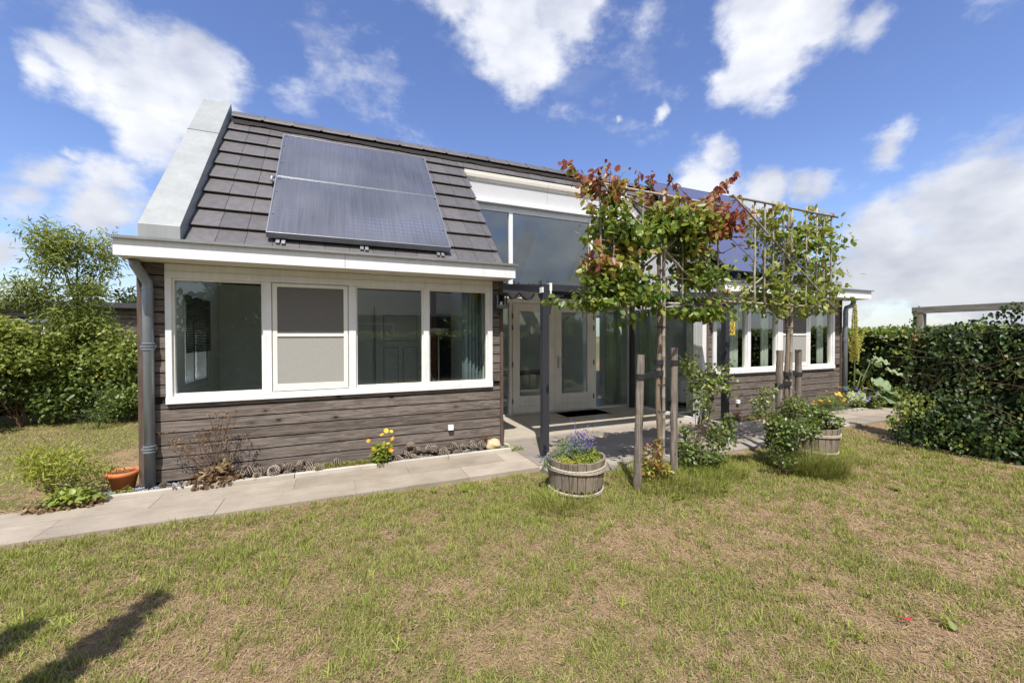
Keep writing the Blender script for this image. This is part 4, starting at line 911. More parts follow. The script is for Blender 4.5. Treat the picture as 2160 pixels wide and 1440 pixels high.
def pine_cones():
    r = np.random.default_rng(12); protos = []
    for v in range(3):
        m = MB(); n = 62; ln = .088; R0 = .036
        m.tint = 0; m.lathe([(0, 0), (.010, .005), (.012, .04), (.004, ln)], (0, 0, 0), 8)
        for i in range(n):
            t = i / n; a = i * 2.39996; z = .004 + t * (ln - .008); w = R0 * math.sin(PI * min(1, .16 + t * .86)) ** .7 + .004; c, s = math.cos(a), math.sin(a); hw = .0105
            d = Vector((c, s, 0)); p = Vector((-s, c, 0)); tip = d * w + Vector((0, 0, z + .012 - .008 * t)); b = d * .010 + Vector((0, 0, z))
            m.add([b - p * hw * .5, b + p * hw * .5, tip + p * hw, tip - p * hw, tip + p * hw * .8 + Vector((0, 0, -.0045)), tip - p * hw * .8 + Vector((0, 0, -.0045)), b + Vector((0, 0, -.005))], [(0, 1, 2, 3), (3, 2, 4, 5), (5, 4, 6)]); m.t[-7:] = [0, 0, 1, 1, .8, .8, 0]
        protos.append(newmesh('pine_cone', m.v, m.f, m.t)); protos[-1].materials.append(mt['cone'])
    ORD = ['first', 'second', 'third', 'fourth', 'fifth', 'sixth', 'seventh', 'eighth', 'ninth', 'tenth', 'eleventh', 'twelfth']
    for (xs, base, grp) in ((np.arange(1.86, .97, -.098), 'the sedum', 'pine cones laid left of the sedum'), (np.arange(3.70, 2.60, -.101), 'the boulder', 'pine cones laid right of the marigold')):
        for i, x in enumerate(xs):
            for row in range(2 if i % 3 else 3):
                s = 1.22 + .45 * r.random(); y = (-.205, -.095, -.14)[row] + r.normal() * .010; z = (.030, .034, .092)[row] * s / 1.2
                o = bpy.data.objects.new('pine_cone', protos[int(r.integers(3))]); C.objects.link(o)
                o.location = (x + r.normal() * .012, y, z + .004); o.rotation_euler = (PI / 2 + r.normal() * .5, r.normal() * .5, r.uniform(0, 6.28)); o.scale = (s,) * 3
                tag(o, ORD[i] + ' open pine cone from ' + base + ', ' + ('front row', 'back row by the cladding', 'perched on top of the row')[row], 'pine cone', grp)
    o = bpy.data.objects.new('pine_cone', protos[0]); C.objects.link(o); o.location = (.215, -.10, .03); o.rotation_euler = (PI / 2, .3, .5)
    tag(o, 'single pine cone on the gravel right beside the left downpipe', 'pine cone')
pine_cones()

# ================================================================== trained trees, canes and stakes
def trained_tree(x, y, label, seed, xspan, tiers, n_leaf, redbias, shoots, sparse=1):
    r = np.random.default_rng(seed); t = thing('trained_tree', label, 'tree', (x, y, 0))
    m = MB(); k = 16; pts = [(.010 * math.sin(i * .9), .008 * math.cos(i * 1.3), -.03 + 3.2 * i / k) for i in range(k + 1)]
    m.tube(pts, [.035 * (1 - .50 * i / k) * (1 + .06 * math.sin(i * 2.2)) for i in range(k + 1)], 12); obj('trunk', m, mt['bark'], t, smooth=True)
    pos = []; outd = []; bl = []
    for (z, a, b) in tiers:
        for (e) in (a, b):
            m = MB(); kk = 8; pp = []
            for i in range(kk + 1):
                q = i / kk; pp.append(Vector((e * q, .03 * math.sin(3 * q + z) , z + .08 * q + .03 * math.sin(q * 7 + z * 3))))
            m.tube(pp, [.014 * (1 - .7 * i / kk) + .002 for i in range(kk + 1)], 6)
            # side twigs
            for s in range(int(abs(e) * 12)):
                q = r.uniform(.08, 1); i = min(kk - 1, int(q * kk)); b0 = pp[i].lerp(pp[i + 1], q * kk - i)
                d = Vector((r.normal() * .12, r.normal() * .16 - .02, r.uniform(-.16, .22))); m.tube([b0, b0 + d * .6 + Vector((0, 0, .02)), b0 + d], [.004, .003, .0015], 4)
                for c in range(int(r.integers(4, 9))): pos.append(b0 + d * (.35 + .75 * r.random()) + Vector(r.normal(size=3) * .035)); outd.append(d)
            obj('branch', m, mt['bark'], t, smooth=True)
    for (x0, z0, x1, z1, nn) in shoots:    # long free shoots, reddest leaves
        a = Vector((x0 - x, r.normal() * .04, z0)); b = Vector((x1 - x, r.normal() * .10, z1)); mid = a.lerp(b, .5) + Vector((0, 0, -.04))
        m = MB(); m.tube([a, a.lerp(mid, .6), mid, mid.lerp(b, .55) + Vector((0, 0, -.01)), b], [.006, .005, .004, .003, .0015], 5); obj('branch', m, mt['bark'], t, smooth=True)
        for i in range(nn):
            q = (i + r.random()) / nn; p = (a.lerp(mid, q * 2) if q < .5 else mid.lerp(b, q * 2 - 1)); pos.append(p + Vector(r.normal(size=3) * .02)); outd.append(Vector(((b - a).x * .4, r.normal() * .3, -.25)))
    P = np.array([tuple(p) for p in pos]); D = unit(np.array([tuple(d) for d in outd]) + 1e-6)
    # extra leaves filling the flat crown, in patches
    ex = max(0, n_leaf - len(P)); X = r.uniform(xspan[0] - x, xspan[1] - x, ex * 3); Z = r.uniform(1.80, 3.30, ex * 3)
    keep = (fbm(X * 1.0 + seed, Z, 3.4, seed + 1, 3) > .49 + .09 * np.clip((-.25 - X) / .6, 0, 1) * sparse) & (np.abs(np.mod(Z - 1.9 + .12 * np.sin(X * 3), .37) - .185) > .02)
    keep &= (Z < 3.0 + .42 * fbm(X + 9, Z * 0, 2.6, seed + 7, 2)) & (Z > 1.74 + .30 * fbm(X + 3, Z * 0, 3.1, seed + 8, 2))
    X, Z = X[keep][:ex], Z[keep][:ex]; P = np.vstack([P, np.stack([X, r.normal(size=len(X)) * .13, Z], 1)]); D = np.vstack([D, unit(r.normal(size=(len(X), 3)))])
    # low hanging bits
    n = len(P); ax = D * .5 + r.normal(size=(n, 3)) * .55; ax[:, 2] -= .55; nr = r.normal(size=(n, 3)) * .45; nr[:, 1] -= .35; nr[:, 2] += .65
    red = np.clip((P[:, 2] - 2.85) / .42, 0, 1) * .66 + np.clip(fbm(P[:, 0] + 5, P[:, 2], 1.7, seed + 2, 2) - .54, 0, 1) * 2.0
    tt = np.clip(r.random(n) * .5 + (red * redbias) * (.5 + .9 * r.random(n)), 0, 1)
    obj('crown', leaves('crown', P, ax, nr, .084 * (.55 + .7 * r.random(n)), tt), mt['leaf_tree' if sparse else 'leaf_tree_pale'], t)
    return t
trained_tree(5.285, -1.93, 'nearer wall-trained tree with dense green and reddish leaves by the terrace', 21, (4.35, 6.32),
    [(1.93, -1.1, 1.05), (2.22, -.95, 1.0), (2.5, -.8, 1.0), (2.78, -.75, 1.0), (3.02, -.75, .85)], 9500, 1.05,
    [(5.2, 3.1, 5.24, 3.50, 30), (5.3, 3.1, 5.45, 3.45, 16), (4.7, 3.05, 4.12, 3.36, 34), (4.75, 3.1, 4.55, 3.48, 22), (4.6, 3.1, 4.2, 3.2, 18), (5.75, 3.05, 6.70, 3.72, 90), (5.8, 3.05, 6.2, 3.45, 50), (6.0, 3.15, 6.75, 3.38, 16), (4.5, 2.0, 3.92, 1.98, 50), (4.75, 3.0, 3.98, 3.34, 60), (4.55, 2.5, 4.15, 2.62, 30), (4.5, 2.15, 4.12, 2.22, 24), (5.0, 3.1, 4.93, 3.42, 16), (5.3, 1.95, 4.75, 1.74, 26), (4.4, 2.9, 4.18, 3.0, 14), (5.6, 3.1, 5.35, 3.5, 12)])
trained_tree(7.40, -2.0, 'farther wall-trained tree with sparse yellow-green leaves on bare canes', 33, (6.78, 8.35),
    [(1.96, -1.15, .85), (2.22, -.6, .85), (2.48, -.55, .85), (2.76, -.5, .8), (3.02, -.3, .75)], 2300, .45,
    [(7.75, 3.0, 7.82, 3.38, 24), (7.9, 3.0, 8.25, 3.30, 26), (8.05, 2.8, 8.62, 2.92, 22), (7.9, 2.5, 8.45, 2.55, 16), (7.2, 3.0, 7.0, 3.28, 16), (7.9, 2.1, 8.3, 2.12, 18), (7.0, 2.0, 6.3, 2.02, 24), (7.95, 3.2, 8.1, 3.4, 10)], 0)
def trellis(x, y, xa, xb, z0, z1, xs, label, pole, seed, dy=0):
    r = random.Random(seed); t = thing('cane_trellis', label, 'trellis', (x, y, 0))
    def cane(a, b, rad):
        m = MB(); m.tint = r.random(); a = Vector(a); b = Vector(b); n = max(3, int((b - a).length / .22)); pts = []; rd = []
        for i in range(n + 1):
            p = a.lerp(b, i / n) + Vector((r.uniform(-.004, .004), 0, r.uniform(-.003, .003)))
            if 0 < i < n:
                d = (b - a).normalized() * .008; pts += [p - d, p, p + d]; rd += [rad, rad * 1.16, rad]
            else: pts.append(p); rd.append(rad)
        m.tube(pts, rd, 8); return obj('cane', m, mt['cane'], t, smooth=True)
    ties = []
    cane((pole, -.035, -.02), (pole, -.035, z1 + .02), .019)
    cane((xa, -.135 + dy, z1 - .015), (xb, -.135 + dy, z1 - .03), .015); cane((xa - .05, -.105 + dy, z0 + .05), (xb + .05, -.105 + dy, z0 + .03), .014)
    for i, q in enumerate(xs):
        lo = z0 - r.uniform(.04, .09); cane((q, -.118 + dy, lo), (q, -.118 + dy, z1 + r.uniform(-.0, .05)), .0115)
        for zz in (z1 - .02, z0 + .045): ties.append(([(.016, -.007), (.019, 0), (.016, .007)], (q, -.118 + dy, zz), 8))
    cane((xa + .02, -.155 + dy, z1 - .0), (xb - .02, -.145 + dy, z0 - .02), .0125); cane((xb - .02, -.092 + dy, z1 - .02), (xa + .02, -.085 + dy, z0 - .02), .0125)
    for zz in (.35, .75, 1.05, 1.7): ties.append(([(.045, -.006), (.049, 0), (.045, .006)], (pole / 2, -.015, zz), 12))
    for a_ in ties: q_ = MB(); q_.lathe(*a_); obj('tie', q_, mt['strap'], t)
trellis(5.285, -1.93, -.86, .92, 1.93, 3.20, (-.81, -.64, -.48, -.25, .33, .60, .76, .90), 'bamboo cane trellis tied to the nearer, denser trained tree', .035, 3, .10)
trellis(7.40, -2.0, -1.25, .82, 1.95, 3.24, (-.80, -.62, -.47, -.27, .18, .40, .55, .71), 'bamboo cane trellis of the farther, sparser trained tree', .02, 4)
def stake(x, y, h, lean, tx, ty, label, zs):
    t = thing('tree_stake', label, 'stake', (x, y, 0), group='stakes beside the trained trees'); r = random.Random(int(x * 100))
    m = MB(); m.tint = r.random(); n = 14; m.tube([(lean * i / n + .003 * math.sin(i * 1.7), .003 * math.cos(i * 2.1), -.05 + (h + .05) * i / n) for i in range(n + 1)], [.043 * (1 + .06 * math.sin(i * 2.3 + x)) * (1.0 - .08 * i / n) for i in range(n + 1)], 14)
    obj('pole', m, mt['stake'], t, smooth=False)
    s = MB(); w = .028; lx = lean * zs / h
    s.lathe([(.045, -w), (.049, -w), (.049, w), (.045, w)], (lx, 0, zs), 14)
    dx, dy = tx - x, ty - y; L_ = math.hypot(dx - lx, dy)
    s.bar((lx + (dx - lx) * .045 / L_, dy * .045 / L_, zs), (dx, dy, zs + .01), .012, 2 * w); s.lathe([(.050, -w), (.054, -w), (.054, w), (.050, w)], (dx, dy, zs + .012), 14)
    obj('strap', s, mt['strap'], t)
stake(4.84, -2.09, 1.40, .05, 5.285, -1.93, 'cracked grey stake left of the nearer trained tree', 1.17)
stake(5.56, -1.88, 1.46, .0, 5.285, -1.93, 'tall stake right of the nearer trained tree, with a leaf shadow on it', 1.29)
stake(7.13, -2.06, 1.41, .03, 7.40, -2.0, 'thick rough-barked stake left of the farther trained tree', .96)
stake(7.66, -1.98, 1.41, .0, 7.40, -2.0, 'stake right of the farther trained tree, rising behind the tub plants', 1.08)

# ================================================================== plants close to the house
def plant(name, label, cat, loc, blobs, n, size, mat, seed, templ='leaf', tips=6, srad=.006, smat='twig', group=None, **kw):
    r = np.random.default_rng(seed); t = thing(name, label, cat, loc, group=group)
    obj('foliage', foliage('foliage', r, blobs, n, size, templ, **kw), mt[mat], t)
    if tips:
        idx = r.integers(0, len(blobs), tips); ti = [np.array(blobs[i][:3]) + r.normal(size=3) * np.array(blobs[i][3:6]) * .4 for i in idx]
        obj('stem', stems(r, (0, 0, 0), ti, srad), mt[smat], t)
    return t
def flower(parent, pts, rad, mat, petals=12, seed=1, facing=(0, -.35, .9), name='flower', centre=None):
    r = np.random.default_rng(seed)
    for p in pts:
        f = Vector(facing) + Vector(r.normal(size=3) * .35); f.normalize(); q = f.to_track_quat('Z', 'Y').to_matrix(); s = rad * r.uniform(.8, 1.2); m = MB(); m.tint = r.random()
        for k in range(petals):
            a = 2 * PI * k / petals; b = PI / petals * 1.1; m.add([Vector(p) + q @ Vector(v) for v in ((0, 0, 0), (s * .7 * math.cos(a - b), s * .7 * math.sin(a - b), s * .12), (s * math.cos(a), s * math.sin(a), s * .10), (s * .7 * math.cos(a + b), s * .7 * math.sin(a + b), s * .16))], [(0, 1, 2, 3)])
        obj(name, m, mat, parent)
def tuft(name_, n, h, spread, seed, lean=.5, w=.0035, t0=.5, t1=1.0, c=(0, 0)):
    r = np.random.default_rng(seed); a = r.uniform(0, 2 * PI, n); q = spread * np.sqrt(r.random(n)); b = np.stack([c[0] + q * np.cos(a), c[1] + q * np.sin(a), np.full(n, -.03)], 1)
    ln = h * r.uniform(.5, 1.15, n); a2 = a + r.normal(size=n) * .8; le = np.abs(r.normal(size=n)) * lean
    d1 = np.stack([np.cos(a2) * le * .4, np.sin(a2) * le * .4, np.ones(n)], 1); d1 = unit(d1); d2 = unit(np.stack([np.cos(a2) * le * 1.6, np.sin(a2) * le * 1.6, np.full(n, .55)], 1)); sw = np.stack([-np.sin(a2), np.cos(a2), np.zeros(n)], 1) * (w / 2)
    m1 = b + d1 * (ln * .55)[:, None]; tp = m1 + d2 * (ln * .45)[:, None]
    v = np.stack([b - sw, b + sw, m1 + sw * .9, m1 - sw * .9, tp + sw * .2, tp - sw * .2], 1); lp = np.array([0,1,2,3, 3,2,4,5])[None] + (np.arange(n) * 6)[:, None]
    return npmesh(name_, v.reshape(-1, 3), lp.ravel(), 4, np.repeat(t0 + (t1 - t0) * r.random(n), 6))

# withered perennial against the left wing
def dry_perennial():
    r = np.random.default_rng(51); t = thing('withered_plant', 'tall withered perennial with brown seed heads and curled leaves against the left cladding', 'plant', (.72, -.20, 0))
    m = MB(); heads = []
    for i in range(26):
        grp = (-.36, -.12, .05, .16)[i % 4]; e = Vector((grp + r.normal() * .07, r.normal() * .05 - .02, r.uniform(.42, .80) if i % 4 else r.uniform(.38, .66))); b = Vector((r.normal() * .04, r.normal() * .03, 0)); mid = b.lerp(e, .55) + Vector((r.normal() * .02, r.normal() * .02, .03))
        m.tube([b, mid, e], [.0042, .003, .0018], 5); heads.append(e)
        for s in range(5):
            p = mid.lerp(e, r.uniform(.1, 1)); q = p + Vector((r.normal() * .035, r.normal() * .03, r.uniform(.02, .06))); m.tube([p, q], [.0016, .001], 3); heads.append(q)
    obj('stem', m, mt['twig'], t)
    P = np.array([tuple(h) for h in heads]); n = len(P)
    P = np.repeat(P, 3, 0) + r.normal(size=(n * 3, 3)) * .008
    obj('seed_heads', leaves('seed_heads', P, r.normal(size=P.shape) + [0, 0, .6], r.normal(size=P.shape), .022 * r.uniform(.6, 1.3, len(P)), r.uniform(.25, .7, len(P))), mt['leaf_dry'], t)['kind'] = 'stuff'
    bl = blobcloud(r, (.02, -.02, .12), (.20, .11, .11), 14, (.3, .5)) + blobcloud(r, (-.05, -.10, .05), (.34, .09, .045), 16, (.2, .4))
    obj('foliage', foliage('foliage', r, bl, 900, .045, up=.3, droop=.1, shell=.1), mt['leaf_dry'], t)
dry_perennial()
# yellow marigold
def marigold_yellow():
    bl = [[0, 0, .10, .09, .07, .09], [.03, -.01, .20, .09, .06, .08], [-.05, 0, .17, .06, .05, .08]]
    t = plant('marigold', 'bright yellow pot marigold growing on the kerb in front of the left wing', 'flower', (2.42, -.27, 0), bl, 330, .055, 'leaf_lime', 61, templ='leaf', tips=0, t0=0, t1=.6, up=.8)
    r = np.random.default_rng(62); pts = [(-.15, -.02, .33), (.12, -.02, .42), (.06, .0, .43), (.135, -.02, .33), (.075, -.05, .28), (.11, -.06, .20), (.01, .02, .38), (-.09, .0, .22)]
    obj('stem', stems(r, (0, 0, .02), pts, .0028, 5, .1), mt['gtwig'], t); flower(t, pts, .030, mt['fl_yellow'], 14, 5)
marigold_yellow()
def sedum():
    r = np.random.default_rng(70); n = 5200; X = r.uniform(1.66, 2.34, n); yw = .075 * np.sqrt(np.clip(1 - ((X - 2.0) / .36) ** 2, .05, 1)); Y = -.20 + r.uniform(-1, 1, n) * yw * 1.4 - .01; Z = .02 + .05 * np.clip(1 - ((Y + .18) / .13) ** 2, 0, 1) * r.uniform(.4, 1, n)
    P = np.stack([X, Y, Z], 1); ax = r.normal(size=(n, 3)) * .7 + [0, -.1, .8]
    tag(obj('sedum_patch', leaves('sedum_patch', P, ax, r.normal(size=(n, 3)), .015 * r.uniform(.6, 1.4, n), np.clip(.75 * (Z - .02) / .05 + .35 * r.random(n), 0, 1)), mt['sedum'], loc=(0, 0, 0)), 'low reddish green sedum patch between the pine cones and the yellow marigold', 'ground cover', kind='stuff')
    n = 2600; X = r.uniform(8.95, 10.0, n); Y = r.uniform(-.38, -.1, n); P = np.stack([X, Y, .02 + .03 * r.random(n)], 1)
    tag(obj('sedum_patch', leaves('sedum_patch', P, r.normal(size=(n, 3)) + [0, 0, .8], r.normal(size=(n, 3)), .018 * r.uniform(.6, 1.4, n), r.uniform(0, .5, n)), mt['sedum']), 'orange brown sedum patch in the bed below the right wing', 'ground cover', kind='stuff')
sedum()
plant('creeping_plant', 'small fresh green creeper spilling over the kerb end beside the boulder', 'plant', (4.17, -.24, 0), [[-.03, 0, .03, .10, .05, .03], [.09, -.05, .02, .09, .04, .02]], 220, .022, 'leaf_hedge', 66, tips=0, t0=.4, t1=1)

# left end of the path
plant('yellow_shrub', 'airy yellow-green shrub at the left end of the path in front of the lawn', 'shrub', (-.62, -.12, 0),
      blobcloud(np.random.default_rng(80), (-.02, .0, .40), (.42, .25, .16), 22, (.14, .26)) + blobcloud(np.random.default_rng(81), (.10, .1, .20), (.45, .25, .12), 12, (.15, .3)), 2100, .058, 'leaf_lime', 82, templ='narrow', tips=16, srad=.004, clump=6, shell=.1, up=.9, droop=-.1)
plant('strawberry_plant', 'low bright green leafy clump in front of the steel spike light by the path', 'plant', (-.40, -.36, 0),
      [[0, 0, .09, .16, .08, .07], [.12, .02, .07, .12, .06, .05], [-.10, -.02, .05, .10, .06, .04]], 260, .062, 'leaf_hedge', 84, tips=5, srad=.003, up=1.2, t0=.4, t1=1)
plant('withered_clump', 'flattened straw-brown dead leaves in front of the green clump at the path edge', 'plant', (-.52, -.40, 0), [[0, 0, .02, .20, .07, .025], [.22, .0, .02, .16, .05, .02]], 420, .04, 'leaf_dry', 85, tips=0, t0=.2, t1=.9)
plant('seedling', 'small leafy seedling just in front of the terracotta pot', 'plant', (-.05, -.22, 0), [[0, 0, .04, .08, .04, .03]], 40, .045, 'leaf_hedge', 86, tips=0, up=1.3, t0=.5, t1=1)
def loose_stones():
    r = random.Random(8); import bmesh
    labs = ['pinkish stone by the green clump, nearest the path', 'flat pale edging stone left of the kerb', 'small rough edging stone farthest left of the kerb', 'grey stone between the kerb and the terracotta pot']
    for i, (x, y, s) in enumerate(((-.30, -.30, .035), (-.36, -.33, .05), (-.46, -.345, .045), (-.22, -.26, .03))):
        me = bpy.data.meshes.new('edging_stone'); bm = bmesh.new(); bmesh.ops.create_icosphere(bm, subdivisions=3, radius=1)
        for v in bm.verts: v.co = Vector((v.co.x * s * 1.6, v.co.y * s, v.co.z * s * .6)) * (1 + .15 * math.sin(v.co.x * 4 + i) * math.cos(v.co.y * 3))
        bm.to_mesh(me); bm.free(); me.polygons.foreach_set('use_smooth', [True] * len(me.polygons)); tag(obj('edging_stone', me, mt['kerb'], loc=(x, y, .012)), labs[i], 'stone', 'loose stones at the path end')
loose_stones()

# ------------------------------------------------------------------ wooden tubs
def tub(loc, rz, label, R=.31, H=.35, seed=1):
    t = thing('wooden_tub', label, 'planter', loc, rz); r = random.Random(seed); n = 22
    for i in range(n):
        m = MB(); m.tint = r.random(); a0, a1 = 2 * PI * i / n + .012, 2 * PI * (i + 1) / n - .012; hh = H + r.uniform(-.006, .008); k = 3; vs = []
        for z, rr in ((0, R * .88), (hh, R)):
            for q in range(k + 1):
                a = a0 + (a1 - a0) * q / k; vs += [((rr) * math.cos(a), rr * math.sin(a), z), ((rr - .024) * math.cos(a), (rr - .024) * math.sin(a), z)]
        e = 2 * (k + 1); fs = []
        for q in range(k): a = 2 * q; fs += [(a, a+2, e+a+2, e+a), (a+1, e+a+1, e+a+3, a+3), (e+a, e+a+2, e+a+3, e+a+1), (a, a+1, a+3, a+2)]
        fs += [(0, e, e+1, 1), (e-2, e-1, 2*e-1, 2*e-2)]; m.add(vs, fs); obj('stave', m, mt['barrel'], t)
    for z, c in ((H * .70, 3), (.02, 2)):
        m = MB()
        for j in range(c):
            zz = z + j * .0155; rr = R * .88 + (R * .12) * zz / H + .006; pts = [(rr * math.cos(a) , rr * math.sin(a), zz + .006 * math.sin(a * 2 + j)) for a in np.linspace(0, 2 * PI, 90)]
            m.tube(pts, [.0082 + .0014 * (i % 2) for i in range(90)], 6)
        obj('rope_band', m, mt['rope'], t)
    for a in (0, PI):
        m = MB(); c, s = math.cos(a), math.sin(a); pts = []
        for k in range(15):
            q = k / 14 * PI; rr = R + .01 + .055 * math.sin(q); zz = H * .92 - .10 * math.sin(q) * 1.0 - .02; pts.append((rr * c - s * .06 * math.cos(q), rr * s + c * .06 * math.cos(q), zz))
        m.tube(pts, [.010 + .0015 * (i % 2) for i in range(15)], 7); obj('rope_handle', m, mt['rope'], t)
    m = MB(); m.lathe([(0, H - .05), (R - .026, H - .05), (R - .03, 0.02), (0, .02)], (0, 0, 0), 24); obj('soil', m, mt['soil'], t)
    return t
T1 = (4.24, -1.84, -.012); tub(T1, -.35, 'weathered rope-bound wooden tub of violet flowers at the terrace edge', seed=2)
T2 = (8.05, -1.97, -.012); tub(T2, .1, 'weathered rope-bound wooden tub behind the farther tree stakes', R=.285, seed=3)
def tub_plants():
    x, y, z = T1; h = .33
    t = plant('lavender', 'violet-flowered lavender and grey foliage filling the nearer tub', 'flower', (x, y, z + h), [[.0, .03, .09, .14, .14, .10], [-.10, .06, .08, .12, .11, .08], [.12, .05, .08, .12, .12, .09], [-.30, .0, .0, .10, .06, .06]], 2300, .030, 'leaf_grey', 90, templ='narrow', tips=10, srad=.003, smat='gtwig')
    r = np.random.default_rng(91); n = 400; cx = r.choice([.05, .09, .12, .03, -.30], n, p=[.3, .25, .2, .15, .1]); P = np.stack([cx + r.normal(size=n) * .08, .02 + r.normal(size=n) * .08, np.where(cx < -.2, .0, .10) + np.abs(r.normal(size=n)) * .075], 1)
    tag(obj('blossom', leaves('blossom', P, r.normal(size=(n, 3)) + [0, 0, .5], r.normal(size=(n, 3)), .019 * r.uniform(.6, 1.3, n), r.random(n), 'tri'), mt['fl_blue'], t), kind='stuff')
    m = MB()
    for i in range(50): m.tube([tuple(P[i * 8] * [.6, .6, 0]), tuple(P[i * 8])], .0015, 3)
    obj('stem', m, mt['gtwig'], t)
    plant('sedum_plant', 'golden orange sedum hugging the left rim of the nearer tub', 'plant', (x, y, z + h), [[-.17, -.06, .0, .07, .12, .03], [-.08, -.16, .0, .10, .06, .02]], 900, .017, 'leaf_lime', 92, tips=0, t0=.5, t1=1)
    plant('trailing_plant', 'lime green leafy plant at the right rim of the nearer tub', 'plant', (x, y, z + h), [[.17, -.03, .03, .08, .10, .05], [.06, -.19, .01, .14, .05, .03], [-.02, -.13, .02, .1, .06, .04]], 620, .028, 'leaf_lime', 93, tips=0, t0=.0, t1=.75, up=1)
    plant('rosemary_sprig', 'two upright grey-green sprigs at the back of the nearer tub', 'plant', (x - .10, y + .12, z + h), [[0, 0, .10, .015, .015, .09], [.06, .02, .08, .015, .015, .08]], 160, .026, 'leaf_grey', 94, templ='narrow', tips=2, srad=.003)
    x, y, z = T2
    plant('strawberry_tub_plant', 'dense dark green leafy plant overflowing the farther tub', 'plant', (x, y, z + h), blobcloud(np.random.default_rng(95), (-.02, 0, .12), (.33, .26, .17), 24, (.25, .4)), 2300, .048, 'leaf_rose', 96, tips=10, srad=.003, up=.9, t0=.0, t1=.8)
    t = thing('ivy_cluster', 'small dark ivy cluster on the lawn right of the farther tub', 'plant', (8.62, -1.72, 0)); obj('foliage', foliage('foliage', np.random.default_rng(97), [[0, 0, .06, .14, .10, .06], [.12, -.04, .03, .1, .07, .03]], 190, .05, up=.8), mt['leaf_ivy'], t)
tub_plants()
# ------------------------------------------------------------------ roses
plant('rose_bush', 'thin-stemmed rose bush with a leafy top right of the nearer trained tree', 'shrub', (5.88, -1.86, 0),
      [[.10, 0, .98, .17, .15, .13], [.34, .02, 1.10, .20, .12, .12], [.16, .0, .72, .10, .12, .16], [-.12, 0, 1.28, .12, .08, .06], [.44, -.05, .98, .15, .10, .07], [.02, .0, 1.16, .14, .1, .08], [.55, 0, 1.22, .10, .07, .04],
       [.42, -.05, .34, .20, .14, .12], [-.12, -.05, .24, .14, .12, .13], [.20, -.1, .15, .2, .12, .1], [.55, 0, .5, .14, .1, .05], [.0, .1, .42, .1, .1, .06]], 2000, .046, 'leaf_rose', 100, tips=16, srad=.008, up=.7, t0=.1, t1=.95, shell=.05, clump=4)
plant('rose_bush', 'broad bushy rose with small leaves left of the farther tree stakes', 'shrub', (6.98, -2.22, 0),
      blobcloud(np.random.default_rng(101), (.06, 0, .42), (.42, .26, .26), 26, (.22, .36)) + [[-.36, .02, .80, .13, .1, .08], [-.28, 0, .92, .10, .08, .07], [-.42, 0, .66, .08, .08, .06], [.22, 0, .74, .18, .12, .08]], 4600, .036, 'leaf_rose', 102, tips=22, srad=.006, up=.6, shell=.1, t0=0, t1=.9, clump=3)
plant('twiggy_shrub', 'small dark twiggy shrub at the foot of the broad rose', 'shrub', (6.72, -2.42, 0), [[-.12, 0, .20, .14, .1, .12], [.03, 0, .12, .14, .12, .10], [-.2, 0, .3, .06, .06, .06]], 190, .034, 'leaf_shrub', 103, tips=14, srad=.006, t0=0, t1=.6)
plant('young_shoots', 'orange-tinged leafy shoots at the foot of the nearer trained tree', 'plant', (5.22, -1.98, 0), [[-.10, 0, .12, .10, .08, .11], [.0, 0, .32, .05, .05, .16], [-.14, 0, .30, .04, .04, .1], [.10, 0, .1, .08, .08, .08]], 330, .040, 'leaf_tree', 104, tips=8, srad=.0035, t0=.35, t1=.95)
for (nm, lab, x, y, n, h, sp, sd, ln) in (('grass_clump', 'long lush grass around the foot of the nearer trained tree and its stakes', 5.35, -2.0, 2300, .15, .60, 110, 1.0), ('grass_clump', 'dark arching grass clump below the broad rose', 7.15, -2.45, 2300, .30, .34, 111, 1.7), ('grass_clump', 'tall unmown grass against the left side of the nearer tub', 3.93, -2.10, 900, .15, .33, 112, 1.3), ('grass_clump', 'unmown grass tuft around the farther tub', 8.0, -2.3, 900, .09, .40, 113, 1.2), ('grass_clump', 'grass tuft below the thin rose bush', 6.05, -2.0, 1300, .15, .38, 114, 1.2)):
    o = tag(obj(nm, tuft(nm, n, h, sp, sd, ln, .004, .5, .95 if sd != 111 else .8), mt['grass'], loc=(x, y, 0)), lab, 'grass', kind='stuff')
